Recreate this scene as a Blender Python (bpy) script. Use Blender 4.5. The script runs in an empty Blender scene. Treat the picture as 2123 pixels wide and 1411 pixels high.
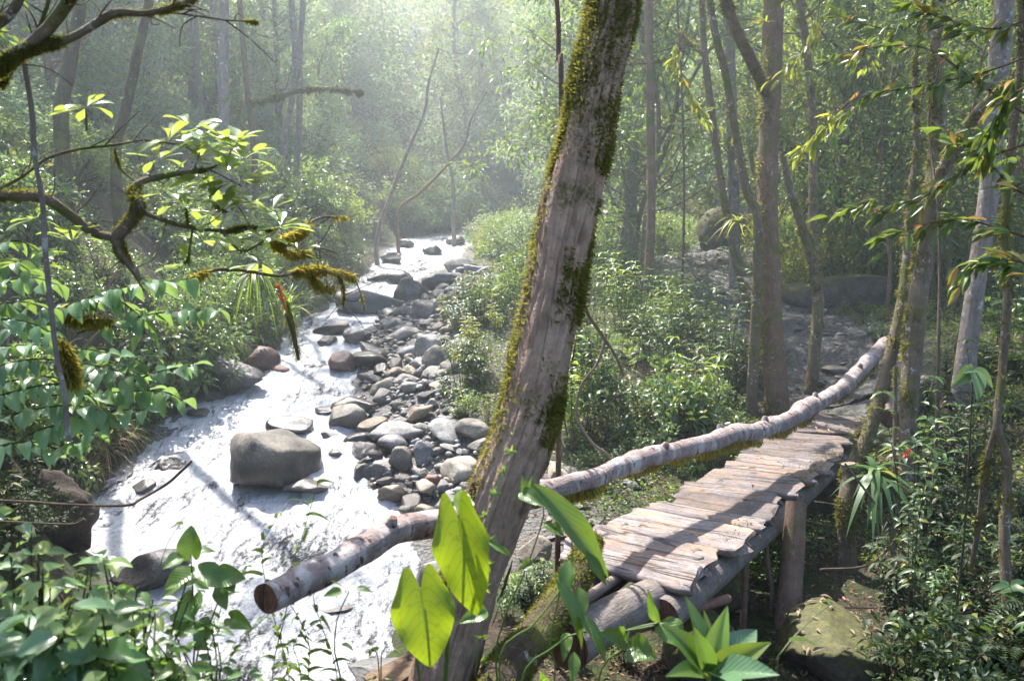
import bpy, math, random
import numpy as np
from mathutils import Vector

rng = np.random.default_rng(7)
random.seed(7)
SC = bpy.context.scene
COL = SC.collection

# ------------------------------------------------------------------ camera model (photo pixels are 2123 x 1411)
FPX = 2123 * 30.0 / 36.0
PITCH = math.radians(8.0)
CP, SP = math.cos(PITCH), math.sin(PITCH)

def ray(px, py):
    u = (np.asarray(px, float) - 1061.5) / FPX
    v = (np.asarray(py, float) - 705.5) / FPX
    return np.stack([u, CP - v * SP, -SP - v * CP], -1)

def at(px, py, d):
    """the point seen at a photo pixel, d metres along the view axis"""
    return ray(px, py) * np.asarray(d, float)[..., None]

def gp(px, py, z):
    r = ray(px, py)
    return r * (z / r[2])

def ppx(w, d):
    return w / FPX * d

def poly(pts):
    return np.array([at(a, b, c) for a, b, c in pts])

# ------------------------------------------------------------------ noise
def _h(ix, iy, iz, s):
    h = (ix * 374761393 + iy * 668265263 + iz * 1440662683 + s * 974634777) & 0xffffffff
    h = ((h ^ (h >> 13)) * 1274126177) & 0xffffffff
    h = ((h ^ (h >> 16)) * 2246822519) & 0xffffffff
    return ((h ^ (h >> 15)) & 0xffffff) / float(0xffffff) * 2 - 1

def vnoise(P, s=0):
    P = np.asarray(P, float)
    i = np.floor(P).astype(np.int64); f = P - i
    f = f * f * (3 - 2 * f)
    x, y, z = i[..., 0], i[..., 1], i[..., 2]
    fx, fy, fz = f[..., 0], f[..., 1], f[..., 2]
    def L(a, b, t): return a + (b - a) * t
    return L(L(L(_h(x, y, z, s), _h(x+1, y, z, s), fx), L(_h(x, y+1, z, s), _h(x+1, y+1, z, s), fx), fy),
             L(L(_h(x, y, z+1, s), _h(x+1, y, z+1, s), fx), L(_h(x, y+1, z+1, s), _h(x+1, y+1, z+1, s), fx), fy), fz)

def fbm(P, o=3, s=0):
    P = np.asarray(P, float); a = 1.0; t = 0; r = 0
    for k in range(o):
        r = r + a * vnoise(P * 2.03 ** k, s + k); t += a; a *= .5
    return r / t

def sstep(a, b, x):
    t = np.clip((x - a) / (b - a), 0, 1)
    return t * t * (3 - 2 * t)

def unit(v):
    v = np.asarray(v, float)
    return v / np.maximum(np.linalg.norm(v, axis=-1, keepdims=True), 1e-9)

# ------------------------------------------------------------------ mesh accumulator
class G:
    def __init__(s):
        s.v = []; s.f = []; s.n = 0; s.uv = []; s.att = {}
    def add(s, V, F, mat=0, uv=None, smooth=True, att=None):
        V = np.asarray(V, float).reshape(-1, 3); F = np.asarray(F, np.int64)
        s.v.append(V); s.f.append((F + s.n, mat, smooth))
        s.uv.append(np.zeros((len(V), 2)) if uv is None else np.asarray(uv, float))
        s.att.setdefault('a', []).append(np.zeros(len(V)) if att is None else np.broadcast_to(att, (len(V),)))
        s.n += len(V)
        return s
    def mesh(s, name, mats, off=None):
        V = np.concatenate(s.v) if s.v else np.zeros((0, 3))
        if off is not None: V = V - np.asarray(off)
        me = bpy.data.meshes.new(name)
        me.vertices.add(len(V)); me.vertices.foreach_set('co', V.astype(np.float32).ravel())
        nl = sum(F.size for F, _, _ in s.f); npoly = sum(len(F) for F, _, _ in s.f)
        me.loops.add(nl); me.polygons.add(npoly)
        li = np.concatenate([F.ravel() for F, _, _ in s.f])
        sz = np.concatenate([np.full(len(F), F.shape[1]) for F, _, _ in s.f])
        st = np.concatenate([[0], np.cumsum(sz)[:-1]])
        mi = np.concatenate([np.full(len(F), m) for F, m, _ in s.f])
        sm = np.concatenate([np.full(len(F), k) for F, _, k in s.f])
        me.loops.foreach_set('vertex_index', li.astype(np.int32))
        me.polygons.foreach_set('loop_start', st.astype(np.int32))
        me.polygons.foreach_set('material_index', mi.astype(np.int32))
        me.polygons.foreach_set('use_smooth', sm.astype(bool))
        uvl = me.uv_layers.new(name='UVMap')
        uv = np.concatenate(s.uv)[li]
        uvl.data.foreach_set('uv', uv.astype(np.float32).ravel())
        a = np.concatenate(s.att['a'])
        if np.any(a):
            at_ = me.attributes.new('amt', 'FLOAT', 'POINT'); at_.data.foreach_set('value', a.astype(np.float32))
        for m in (mats if isinstance(mats, (list, tuple)) else [mats]): me.materials.append(m)
        me.update(calc_edges=True); me.validate()
        return me

def thing(name, label, cat, loc=(0, 0, 0), group=None):
    o = bpy.data.objects.new(name, None); COL.objects.link(o)
    o.empty_display_size = .1; o.location = loc
    o['label'] = label; o['category'] = cat
    if group: o['group'] = group
    return o

def wloc(o):
    p = np.zeros(3)
    while o is not None:
        p += np.array(o.location); o = o.parent
    return p

def part(name, g, mats, parent, local=False):
    if not g.f: return None
    off = None if local else wloc(parent)
    o = bpy.data.objects.new(name, g.mesh(name, mats, off)); COL.objects.link(o); o.parent = parent
    if name in ('moss', 'bark_flake', 'hanging_root'): o['kind'] = 'stuff'
    return o

def single(name, g, mats, label, cat, loc, group=None):
    o = bpy.data.objects.new(name, g.mesh(name, mats, loc)); COL.objects.link(o)
    o.location = loc; o['label'] = label; o['category'] = cat
    if group: o['group'] = group
    return o

def setting(name, g, mats, kind='structure'):
    o = bpy.data.objects.new(name, g.mesh(name, mats)); COL.objects.link(o); o['kind'] = kind
    return o

def dup(root, loc, rz=0, sc=1.0, label=None, group=None, tilt=(0, 0)):
    r = root.copy(); COL.objects.link(r)
    r.location = loc; r.rotation_euler = (tilt[0], tilt[1], rz); r.scale = (sc, sc, sc) if np.isscalar(sc) else sc
    if label: r['label'] = label
    if group: r['group'] = group
    for ch in list(root.children):
        c = ch.copy(); COL.objects.link(c); c.parent = r
        for gch in list(ch.children):
            d = gch.copy(); COL.objects.link(d); d.parent = c
    return r

# ------------------------------------------------------------------ shape builders
def smooth_line(P, n):
    """Catmull-Rom through the points, n samples, even in arc length"""
    P = np.asarray(P, float)
    if len(P) == 2:
        t = np.linspace(0, 1, n)[:, None]; return P[0] + (P[1] - P[0]) * t
    Q = np.vstack([2 * P[0] - P[1], P, 2 * P[-1] - P[-2]])
    out = []
    for i in range(len(P) - 1):
        p0, p1, p2, p3 = Q[i:i+4]
        t = np.linspace(0, 1, 16, endpoint=False)[:, None]
        out.append(.5 * (2*p1 + (p2-p0)*t + (2*p0-5*p1+4*p2-p3)*t**2 + (3*p1-p0-3*p2+p3)*t**3))
    C = np.vstack(out + [P[-1:]])
    s = np.concatenate([[0], np.cumsum(np.linalg.norm(np.diff(C, axis=0), axis=1))])
    q = np.linspace(0, s[-1], n)
    return np.stack([np.interp(q, s, C[:, k]) for k in range(3)], -1)

def frames(C):
    T = unit(np.gradient(C, axis=0))
    ref = np.array([0, 0, 1.]) if abs(T[0][2]) < .8 else np.array([1., 0, 0])
    A = np.zeros_like(C); a = unit(np.cross(ref, T[0]))
    for i in range(len(C)):
        a = unit(a - T[i] * np.dot(a, T[i])); A[i] = a
    return T, A, np.cross(T, A)

def tube(g, C, R, sides=10, mat=0, rough=0., fs=6., seed=0, caps=True, stretch=.25, capmat=None, ridge=0.):
    C = np.asarray(C, float); n = len(C)
    R = np.broadcast_to(np.asarray(R, float), (n,))
    T, A, B = frames(C)
    th = np.linspace(0, 2*np.pi, sides, endpoint=False)
    s = np.concatenate([[0], np.cumsum(np.linalg.norm(np.diff(C, axis=0), axis=1))])
    D = A[:, None] * np.cos(th)[None, :, None] + B[:, None] * np.sin(th)[None, :, None]
    r = np.repeat(R[:, None], sides, 1)
    if rough:
        q = np.stack([np.cos(th)[None] * r * fs + 0*s[:, None], np.sin(th)[None] * r * fs, (s[:, None] * fs * stretch) + 0*r], -1)
        r = r * (1 + rough * fbm(q + seed * 7.3, 3, seed))
    if ridge:
        q = np.stack([np.cos(th)[None] * 4.2 + 0*s[:, None], np.sin(th)[None] * 4.2 + 0*s[:, None], s[:, None] * 2.2 + 0*r], -1)
        q2 = q * [2.4, 2.4, 2.6]
        r = r * (1 - ridge * np.clip(1 - 3.2 * np.abs(fbm(q, 3, seed + 20)), 0, 1) - .45 * ridge * np.clip(1 - 3 * np.abs(fbm(q2, 2, seed + 21)), 0, 1))
    V = C[:, None] + D * r[..., None]
    i = np.arange(n-1)[:, None] * sides; j = np.arange(sides)[None]; k = (j + 1) % sides
    F = np.stack([i + j, i + k, i + sides + k, i + sides + j], -1).reshape(-1, 4)
    uv = np.stack([np.broadcast_to(th / (2*np.pi), (n, sides)), np.broadcast_to(s[:, None], (n, sides))], -1).reshape(-1, 2)
    g.add(V, F, mat, uv)
    if caps:
        for e in (0, n-1):
            ring = V[e]; cen = ring.mean(0)
            VV = np.vstack([ring, cen[None]]); FF = np.stack([np.arange(sides), (np.arange(sides)+1) % sides, np.full(sides, sides)], -1)
            g.add(VV, FF, mat if capmat is None else capmat, smooth=False)
    return C, R, T, A, B

T4 = (np.array([(0, 0, 0), (.45, -.5, .10), (1, 0, -.04), (.45, .5, .10)], float), [np.array([(0, 1, 2), (0, 2, 3)])])
T8 = (np.array([(0, 0, 0), (.28, -.42, .08), (.28, 0, .03), (.28, .42, .08), (.66, -.38, .03), (.66, 0, -.02), (.66, .38, .03), (1, 0, -.14)], float),
      [np.array([(0, 1, 2), (0, 2, 3), (4, 7, 5), (5, 7, 6)]), np.array([(1, 4, 5, 2), (2, 5, 6, 3)])])
def blade_template(k=5):
    V = []; q = []
    for i in range(k):
        t = i / k; w = .5 * (1 - t ** 2.2) * (.75 + .25 * min(1, t * 4)); V += [(t, -w, .12 * w * 2), (t, w, .12 * w * 2)]
        if i: q.append((2*i-2, 2*i-1, 2*i+1, 2*i))
    V.append((1, 0, 0))
    return np.array(V, float), [np.array(q), np.array([(2*k-2, 2*k-1, 2*k)])]
TB = blade_template()
T3 = (np.array([(0, -.5, 0), (0, .5, 0), (1, 0, 0)], float), [np.array([(0, 1, 2)])])
def obovate_template():
    V = []; q = []; prof = [0, .16, .30, .44, .5, .42, .2]
    ts = [0, .15, .34, .56, .76, .92, 1]
    for t, w in zip(ts, prof):
        V += [(t, -w, .12 * w - .10 * t * t), (t, 0, -.10 * t * t), (t, w, .12 * w - .10 * t * t)]
    for i in range(6):
        a = 3 * i; q += [(a, a+3, a+4, a+1), (a+1, a+4, a+5, a+2)]
    return np.array(V, float), [np.array(q)]
TO = obovate_template()
def ovate_template():
    V = []; q = []; prof = [.02, .3, .46, .5, .4, .2, .0]
    ts = [0, .08, .22, .4, .64, .86, 1]
    for t, w in zip(ts, prof):
        V += [(t, -w, .22 * w - .12 * t * t), (t, 0, -.12 * t * t), (t, w, .22 * w - .12 * t * t)]
    for i in range(6):
        a = 3 * i; q += [(a, a+3, a+4, a+1), (a+1, a+4, a+5, a+2)]
    return np.array(V, float), [np.array(q)]
TV = ovate_template()

def leaves(g, pos, d, nrm, L, W, tpl=T4, mat=0, droop=0.):
    """N copies of a leaf template: pos base, d axis, nrm face normal"""
    pos = np.atleast_2d(pos); N = len(pos)
    if N == 0: return
    d = unit(np.broadcast_to(d, (N, 3))); nrm = np.broadcast_to(nrm, (N, 3))
    side = unit(np.cross(nrm, d)); up = np.cross(d, side)
    L = np.broadcast_to(np.asarray(L, float), (N,)); W = np.broadcast_to(np.asarray(W, float), (N,))
    V, Fs = tpl; K = len(V)
    t, s, h = V[:, 0], V[:, 1], V[:, 2]
    P = pos[:, None] + d[:, None] * (t[None, :, None] * L[:, None, None]) + side[:, None] * (s[None, :, None] * W[:, None, None]) + up[:, None] * (h[None, :, None] * L[:, None, None])
    dr = np.broadcast_to(np.asarray(droop, float), (N,))
    P[..., 2] -= (t ** 2)[None] * (L * dr)[:, None]
    uv = np.broadcast_to(np.stack([t, s], -1)[None], (N, K, 2)).reshape(-1, 2)
    base = g.n; g.v.append(P.reshape(-1, 3)); g.uv.append(uv); g.att.setdefault('a', []).append(np.zeros(N * K)); g.n += N * K
    for F in Fs:
        FF = (F[None] + (np.arange(N) * K)[:, None, None]).reshape(-1, F.shape[1])
        g.f.append((FF + base, mat, True))

def rdir(n, zb=0.):
    v = rng.normal(size=(n, 3)); v[:, 2] += zb
    return unit(v)

def moss(g, C, R, A, B, n, L=(.015, .04), hang=.5, thr=-.1, fs=1.5, seed=0, w=.35, sector=None, rad=1.0, down=None, mat=0, t0=0., t1=1.):
    """tufts of short blades growing from a tube in noisy patches"""
    m = n * 7; N = len(C)
    tt = rng.uniform(t0 * (N-1), t1 * (N-1) - 1e-6, m); i = tt.astype(int); f = (tt - i)[:, None]
    i2 = np.minimum(i + 1, N - 1)
    th = rng.uniform(0, 2*np.pi, m)
    c = C[i] * (1-f) + C[i2] * f; r = R[i] * (1-f[:, 0]) + R[i2] * f[:, 0]
    D = A[i] * np.cos(th)[:, None] + B[i] * np.sin(th)[:, None]
    q = c + D * r[:, None] * .94 * rad
    nz = fbm(q * fs / max(.05, np.mean(R)) * .25, 3, seed)
    ok = rng.uniform(0, 1, m) < sstep(thr - .10, thr + .45, nz + .18 * fbm(q * 11, 2, seed + 3))
    if sector is not None: ok &= (D @ np.asarray(sector[0], float)) > sector[1] + .5 * nz
    q, D, nz = q[ok][:n], D[ok][:n], nz[ok][:n]
    k = len(q)
    if k == 0: return
    d = D + rng.normal(size=(k, 3)) * .55; d[:, 2] -= hang
    le = rng.uniform(*L, k) * (1 + .8 * np.clip(nz, 0, 1))
    leaves(g, q, d, rdir(k), le, le * w, T3, mat)

def rock_mesh(g, size, seed, flat=.0, cuts=5, sub=3, mat=0, off=(0, 0, 0), rot=0., boxy=0., rough=.10, tilt=(0, 0)):
    """a boulder: noisy sphere with sliced-off faces; centre at off"""
    import bmesh
    bm = bmesh.new(); bmesh.ops.create_icosphere(bm, subdivisions=sub, radius=1.0)
    V = np.array([v.co[:] for v in bm.verts]); F = np.array([[v.index for v in f.verts] for f in bm.faces]); bm.free()
    r = np.random.default_rng(seed)
    if boxy: V = np.sign(V) * np.abs(V) ** (1 - boxy * .55)
    for k in range(cuts):
        n = unit(r.normal(size=3)); h = r.uniform(.50, .84)
        dd = V @ n - h
        V = V - np.where(dd > 0, dd * .97, 0)[:, None] * n
    V = V * (1 + (rough * 1.3 * fbm(V * 1.3 + seed * 3.1, 2, seed) + rough * .6 * fbm(V * 3.5 + seed, 4, seed + 5) - rough * .35 * np.abs(fbm(V * [2., 2., 5.] + seed, 2, seed + 8))))[:, None]
    V = V / np.abs(V).max(0) * np.asarray(size) / 2
    for ax, an in ((0, tilt[0]), (1, tilt[1])):
        c, s_ = math.cos(an), math.sin(an); a, b = ((1, 2) if ax == 0 else (2, 0))
        Va, Vb = V[:, a].copy(), V[:, b].copy(); V[:, a] = c*Va - s_*Vb; V[:, b] = s_*Va + c*Vb
    c, s_ = math.cos(rot), math.sin(rot)
    X, Y = V[:, 0].copy(), V[:, 1].copy(); V[:, 0] = c*X - s_*Y; V[:, 1] = s_*X + c*Y
    V = V + np.asarray(off)
    g.add(V, F, mat)
    return V

def hero_leaf(g, base, tip, width, nrm, kind='ovate', cup=.15, bend=.0, wav=.0, nu=14, nv=8, mat=0, lobe=.18):
    """a large leaf from base (petiole) to tip with midrib, cupped halves and wavy margin"""
    base = np.asarray(base, float); tip = np.asarray(tip, float)
    L = np.linalg.norm(tip - base); d = (tip - base) / L
    side = unit(np.cross(np.asarray(nrm, float), d)); up = np.cross(d, side)
    u = np.linspace(0, 1, nu + 1)[:, None]; v = np.linspace(-1, 1, nv + 1)[None]
    if kind == 'heart':
        w = (.72 + .28 * np.sin(np.clip(u / .30, 0, 1) * np.pi / 2)) * np.clip(1 - np.clip((u - .22) / .78, 0, 1) ** 1.75, 0, 1) ** .85
        t = u - lobe * (1 - u) ** 3 * np.sin(np.pi * np.clip(np.abs(v), 0, 1) ** .9) - .05 * (1-u)**2 * np.abs(v)
    elif kind == 'obovate':
        w = np.sin(np.pi * u ** 1.7) ** .75 * (.25 + .75 * u); t = u + 0*v
    elif kind == 'lance':
        w = np.sin(np.pi * np.clip(u, 0, 1) ** .8) ** 1.05; t = u + 0*v
    else:
        w = np.sin(np.pi * u ** .62) ** .9; t = u + 0*v
    w = w + .012
    ph = rng.uniform(0, 6)
    s = v * w * width / 2
    h = cup * np.abs(v) ** 1.3 * w * width + bend * L * (u - u ** 2) * 4 * .25 - bend * L * .35 * u ** 2
    h = h + wav * width * np.sin(u * 13 + ph + 2 * np.sign(v)) * np.abs(v) ** 2 * w
    P = base + d * (t * L)[..., None] + side * (s + 0*u)[..., None] + up * h[..., None]
    i = np.arange(nu)[:, None] * (nv+1); j = np.arange(nv)[None]
    F = np.stack([i + j, i + j + 1, i + nv + 2 + j, i + nv + 1 + j], -1).reshape(-1, 4)
    uv = np.stack([np.broadcast_to(u, P.shape[:2]), np.broadcast_to(v * np.maximum(w, .05), P.shape[:2])], -1).reshape(-1, 2)
    g.add(P, F, mat, uv)

# ------------------------------------------------------------------ materials
class M:
    def __init__(s, name):
        s.m = bpy.data.materials.new(name); s.m.use_nodes = True
        s.t = s.m.node_tree; s.t.nodes.clear()
        s.out = s.t.nodes.new('ShaderNodeOutputMaterial')
    def n(s, ty, props=None, **ins):
        nd = s.t.nodes.new('ShaderNode' + ty)
        for k, v in (props or {}).items(): setattr(nd, k, v)
        for k, v in ins.items():
            key = k.replace('_', ' ')
            sock = nd.inputs[int(k[1:])] if k[0] == 'i' and k[1:].isdigit() else nd.inputs[key]
            s.set(sock, v)
        return nd
    def set(s, sock, v):
        if isinstance(v, bpy.types.NodeSocket): s.t.links.new(v, sock)
        elif isinstance(v, tuple) and len(v) == 3 and sock.type == 'RGBA': sock.default_value = (*v, 1)
        else: sock.default_value = v
    def math(s, op, a, b=0., c=None):
        nd = s.t.nodes.new('ShaderNodeMath'); nd.operation = op
        s.set(nd.inputs[0], a); s.set(nd.inputs[1], b)
        if c is not None: s.set(nd.inputs[2], c)
        return nd.outputs[0]
    def ramp(s, fac, stops, interp='LINEAR'):
        nd = s.t.nodes.new('ShaderNodeValToRGB'); cr = nd.color_ramp; cr.interpolation = interp
        while len(cr.elements) < len(stops): cr.elements.new(.5)
        for e, (p, c) in zip(cr.elements, stops):
            e.position = p; e.color = (*c, 1) if len(c) == 3 else c
        s.set(nd.inputs[0], fac); return nd.outputs[0]
    def mix(s, fac, a, b, blend='MIX'):
        nd = s.t.nodes.new('ShaderNodeMix'); nd.data_type = 'RGBA'; nd.blend_type = blend
        s.set(nd.inputs[0], fac); s.set(nd.inputs[6], a); s.set(nd.inputs[7], b); return nd.outputs[2]
    def noise(s, vec, scale, detail=4, rough=.6, dist=0.):
        nd = s.n('TexNoise', Scale=scale, Detail=detail, Roughness=rough, Distortion=dist)
        if vec is not None: s.set(nd.inputs['Vector'], vec)
        return nd.outputs[0]
    def mapv(s, vec, scale=(1, 1, 1), loc=(0, 0, 0)):
        nd = s.t.nodes.new('ShaderNodeMapping'); s.set(nd.inputs['Vector'], vec)
        nd.inputs['Scale'].default_value = scale; nd.inputs['Location'].default_value = loc; return nd.outputs[0]
    def bump(s, h, st=.5, dist=.02):
        return s.n('Bump', Strength=st, Distance=dist, Height=h).outputs[0]
    def done(s, shader):
        s.t.links.new(shader, s.out.inputs['Surface']); return s.m

def leaf_mat(name, c1, c2, rare=None, rp=.05, tcol=(.20, .30, .03), tmix=.42, rough=.42, spec=.5, veins=False, vary=.55):
    m = M(name)
    ri = m.n('NewGeometry').outputs['Random Per Island']
    stops = [(0, c1), (.85 - rp, c2)]
    if rare: stops += [(1 - rp, rare)]
    col = m.ramp(ri, stops)
    orr = m.n('ObjectInfo').outputs['Random']
    val = m.math('MULTIPLY_ADD', orr, vary, 1 - vary / 2)
    col = m.n('HueSaturation', Hue=m.math('MULTIPLY_ADD', orr, .02, .49), Saturation=1.0, Value=val, Color=col).outputs[0]
    tc = m.mix(.45, col, tcol)
    if rare: tc = m.mix(m.math('GREATER_THAN', ri, 1 - rp * 1.2), tc, rare)
    nrm = None
    if veins:
        uv = m.n('TexCoord').outputs['UV']; sx = m.n('SeparateXYZ', Vector=uv)
        av = m.math('ABSOLUTE', sx.outputs[1])
        q = m.math('SUBTRACT', m.math('MULTIPLY', sx.outputs[0], 9.0), m.math('MULTIPLY', av, 3.4))
        w = m.math('ABSOLUTE', m.math('SUBTRACT', m.math('FRACT', q), .5))
        vein = m.math('MAXIMUM', m.math('LESS_THAN', w, .045), m.math('LESS_THAN', av, .022))
        nz = m.noise(m.n('TexCoord').outputs['Object'], 30, 3)
        col = m.mix(m.math('MULTIPLY', vein, .45), col, (.16, .22, .06))
        col = m.mix(m.math('MULTIPLY', nz, .5), col, m.mix(.5, col, (.03, .05, .01)))
        tc = m.mix(m.math('MULTIPLY', vein, .55), tc, (.12, .19, .01))
        tc = m.mix(m.math('MULTIPLY', m.math('GREATER_THAN', nz, .62), .45), tc, (.24, .17, .03))
        bl = m.ramp(m.noise(m.n('TexCoord').outputs['Object'], 14, 4, .7), [(.66, (0, 0, 0)), (.70, (1, 1, 1))])
        col = m.mix(m.math('MULTIPLY', bl, .8), col, (.10, .06, .02)); tc = m.mix(m.math('MULTIPLY', bl, .8), tc, (.16, .08, .02))
        nrm = m.bump(m.math('SUBTRACT', m.math('MULTIPLY', w, .7), m.math('MULTIPLY', vein, .3)), .35, .01)
    p = m.n('BsdfPrincipled', Base_Color=col, Roughness=rough)
    p.inputs['Specular IOR Level'].default_value = spec
    t = m.n('BsdfTranslucent', Color=tc)
    if nrm is not None:
        m.set(p.inputs['Normal'], nrm)
    mx = m.n('MixShader', i0=tmix, i1=p.outputs[0], i2=t.outputs[0])
    return m.done(mx.outputs[0])

def moss_mat(name, c1, c2, tcol, tmix=.35):
    m = M(name)
    ri = m.n('NewGeometry').outputs['Random Per Island']
    nz = m.noise(m.n('TexCoord').outputs['Object'], 4, 3)
    col = m.ramp(m.math('MULTIPLY_ADD', ri, .5, m.math('MULTIPLY_ADD', nz, 1.4, -.5)), [(0.1, c1), (.9, c2)])
    p = m.n('BsdfPrincipled', Base_Color=col, Roughness=.9)
    p.inputs['Specular IOR Level'].default_value = .1
    t = m.n('BsdfTranslucent', Color=m.mix(.5, col, tcol))
    return m.done(m.n('MixShader', i0=tmix, i1=p.outputs[0], i2=t.outputs[0]).outputs[0])

def bark_mat(name, c1, c2, mossc=(.07, .075, .015), mossamt=.5, lichen=.3, lich=(.42, .42, .38), scale=1., bands=False, streak=10.):
    m = M(name)
    tc = m.n('TexCoord'); ob = tc.outputs['Object']; uv = tc.outputs['UV']
    sx = m.n('SeparateXYZ', Vector=uv)
    ang = m.math('MULTIPLY', sx.outputs[0], 2 * math.pi)
    cyl = m.n('CombineXYZ', X=m.math('MULTIPLY', m.math('COSINE', ang), .16), Y=m.math('MULTIPLY', m.math('SINE', ang), .16), Z=m.math('MULTIPLY', sx.outputs[1], .14)).outputs[0]
    n1 = m.math('MULTIPLY_ADD', m.noise(cyl, 46 * scale, 6, .7, .8), .6, m.math('MULTIPLY', m.noise(ob, 16 * scale, 5, .7), .4))           # vertical fibres
    n2 = m.noise(ob, 5 * scale, 5, .6)
    n3 = m.noise(ob, 60 * scale, 3, .6)
    f = m.math('ADD', m.math('MULTIPLY', n1, .75), m.math('MULTIPLY', n2, .35))
    col = m.ramp(f, [(.36, c1), (.52, tuple((a+b)/2 for a, b in zip(c1, c2))), (.68, c2)])
    if bands:
        bz = m.n('CombineXYZ', X=m.math('MULTIPLY', sx.outputs[1], 7.0), Y=m.math('MULTIPLY', m.math('COSINE', ang), .35), Z=m.math('MULTIPLY', m.math('SINE', ang), .35)).outputs[0]
        bn = m.noise(bz, 1.0, 5, .65, .6)
        pt = m.noise(ob, 2.2, 3)
        msk = m.ramp(m.math('ADD', bn, m.math('MULTIPLY_ADD', pt, .55, -.25)), [(.51, (0, 0, 0)), (.63, (.85, .85, .85))])
        col = m.mix(msk, col, (.44, .41, .39))
        rg = m.ramp(m.noise(bz, 2.6, 2), [(.60, (0, 0, 0)), (.66, (1, 1, 1))])
        col = m.mix(rg, col, (.10, .055, .045))
    if lichen:
        ln = m.noise(ob, 9 * scale, 5, .7)
        lm = m.ramp(m.math('ADD', ln, m.math('MULTIPLY_ADD', n3, .25, -.125)), [(.70 - lichen * .2, (0, 0, 0)), (.75 - lichen * .2, (1, 1, 1))])
        col = m.mix(m.math('MULTIPLY', lm, .8), col, lich)
    if mossamt:
        mn = m.noise(ob, 2.4 * scale, 5, .65)
        mm = m.ramp(m.math('ADD', mn, m.math('MULTIPLY_ADD', n3, .3, -.15)), [(.74 - mossamt * .42, (0, 0, 0)), (.84 - mossamt * .42, (1, 1, 1))])
        col = m.mix(mm, col, m.mix(n3, mossc, tuple(c * 1.7 for c in mossc)))
    hgt = m.math('ADD', n1, m.math('MULTIPLY', n3, .5))
    p = m.n('BsdfPrincipled', Base_Color=col, Roughness=.85, Normal=m.bump(hgt, .9, .025))
    p.inputs['Specular IOR Level'].default_value = .25
    return m.done(p.outputs[0])

def rock_mat(name, c1, c2, wet=0., mossy=0., stain=None, rough=.8, attwet=False):
    m = M(name)
    tc = m.n('TexCoord'); ob = tc.outputs['Object']
    orr = m.n('ObjectInfo').outputs['Random']
    ofs = m.n('CombineXYZ', X=m.math('MULTIPLY', orr, 37.), Y=m.math('MULTIPLY', orr, 91.), Z=0.).outputs[0]
    v = m.n('VectorMath', {'operation': 'ADD'}, i0=ob, i1=ofs).outputs[0]
    n1 = m.noise(v, 3.0, 6, .65, .3); n2 = m.noise(v, 26, 5, .7); n3 = m.noise(m.mapv(v, (1, 1, 4)), 5, 4)
    f = m.math('ADD', m.math('MULTIPLY', n1, .6), m.math('MULTIPLY', n2, .4))
    col = m.ramp(f, [(.34, tuple(c * .55 for c in c1)), (.46, c1), (.64, c2)])
    if stain: col = m.mix(m.ramp(n3, [(.48, (0, 0, 0)), (.62, (1, 1, 1))]), col, stain)
    warm = m.mix(m.math('MULTIPLY', orr, .55), col, m.mix(1.0, col, (1.0, .80, .60), 'MULTIPLY'))
    warm = m.n('HueSaturation', Hue=.5, Saturation=1., Value=m.math('MULTIPLY_ADD', m.math('FRACT', m.math('MULTIPLY', orr, 7.7)), .9, .6), Color=warm).outputs[0]
    col = warm
    cr = m.n('TexVoronoi', {'feature': 'DISTANCE_TO_EDGE'}, Vector=m.n('VectorMath', {'operation': 'ADD'}, i0=v, i1=m.n('VectorMath', {'operation': 'SCALE'}, i0=m.n('TexNoise', Vector=v, Scale=3.).outputs[1], Scale=.5).outputs[0]).outputs[0], Scale=1.6).outputs[0]
    crk = m.ramp(cr, [(0, (1, 1, 1)), (.025, (0, 0, 0))])
    col = m.mix(m.math('MULTIPLY', crk, .10), col, (.03, .028, .025))
    spk = m.ramp(m.noise(v, 70, 2), [(.66, (0, 0, 0)), (.72, (1, 1, 1))])
    col = m.mix(m.math('MULTIPLY', spk, .45), col, (.42, .41, .37))
    rg = rough
    if mossy:
        nz = m.n('SeparateXYZ', Vector=m.n('NewGeometry').outputs['Normal']).outputs[2]
        mk = m.ramp(m.math('ADD', m.math('MULTIPLY', nz, .45), m.math('MULTIPLY_ADD', n1, .9, m.math('MULTIPLY', n2, .3))), [(1.02 - mossy * .5, (0, 0, 0)), (1.14 - mossy * .5, (1, 1, 1))])
        mc = m.ramp(m.noise(v, 16, 5, .7), [(.3, (.022, .022, .006)), (.5, (.055, .055, .012)), (.7, (.105, .098, .02))])
        col = m.mix(mk, col, mc)
    if wet:
        col = m.mix(wet, col, m.mix(1., col, (.30, .28, .27), 'MULTIPLY')); rg = rough * (1 - wet) + .22 * wet
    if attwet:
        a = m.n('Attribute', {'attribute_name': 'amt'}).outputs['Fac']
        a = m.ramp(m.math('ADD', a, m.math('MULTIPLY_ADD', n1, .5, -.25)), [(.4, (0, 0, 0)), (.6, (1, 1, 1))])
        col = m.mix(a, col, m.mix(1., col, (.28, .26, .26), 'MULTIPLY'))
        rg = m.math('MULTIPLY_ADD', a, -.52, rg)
    h = m.math('SUBTRACT', m.math('MULTIPLY_ADD', n2, .6, n1), m.math('MULTIPLY', crk, .06))
    p = m.n('BsdfPrincipled', Base_Color=col, Roughness=rg, Normal=m.bump(h, .6, .03))
    return m.done(p.outputs[0])

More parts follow.
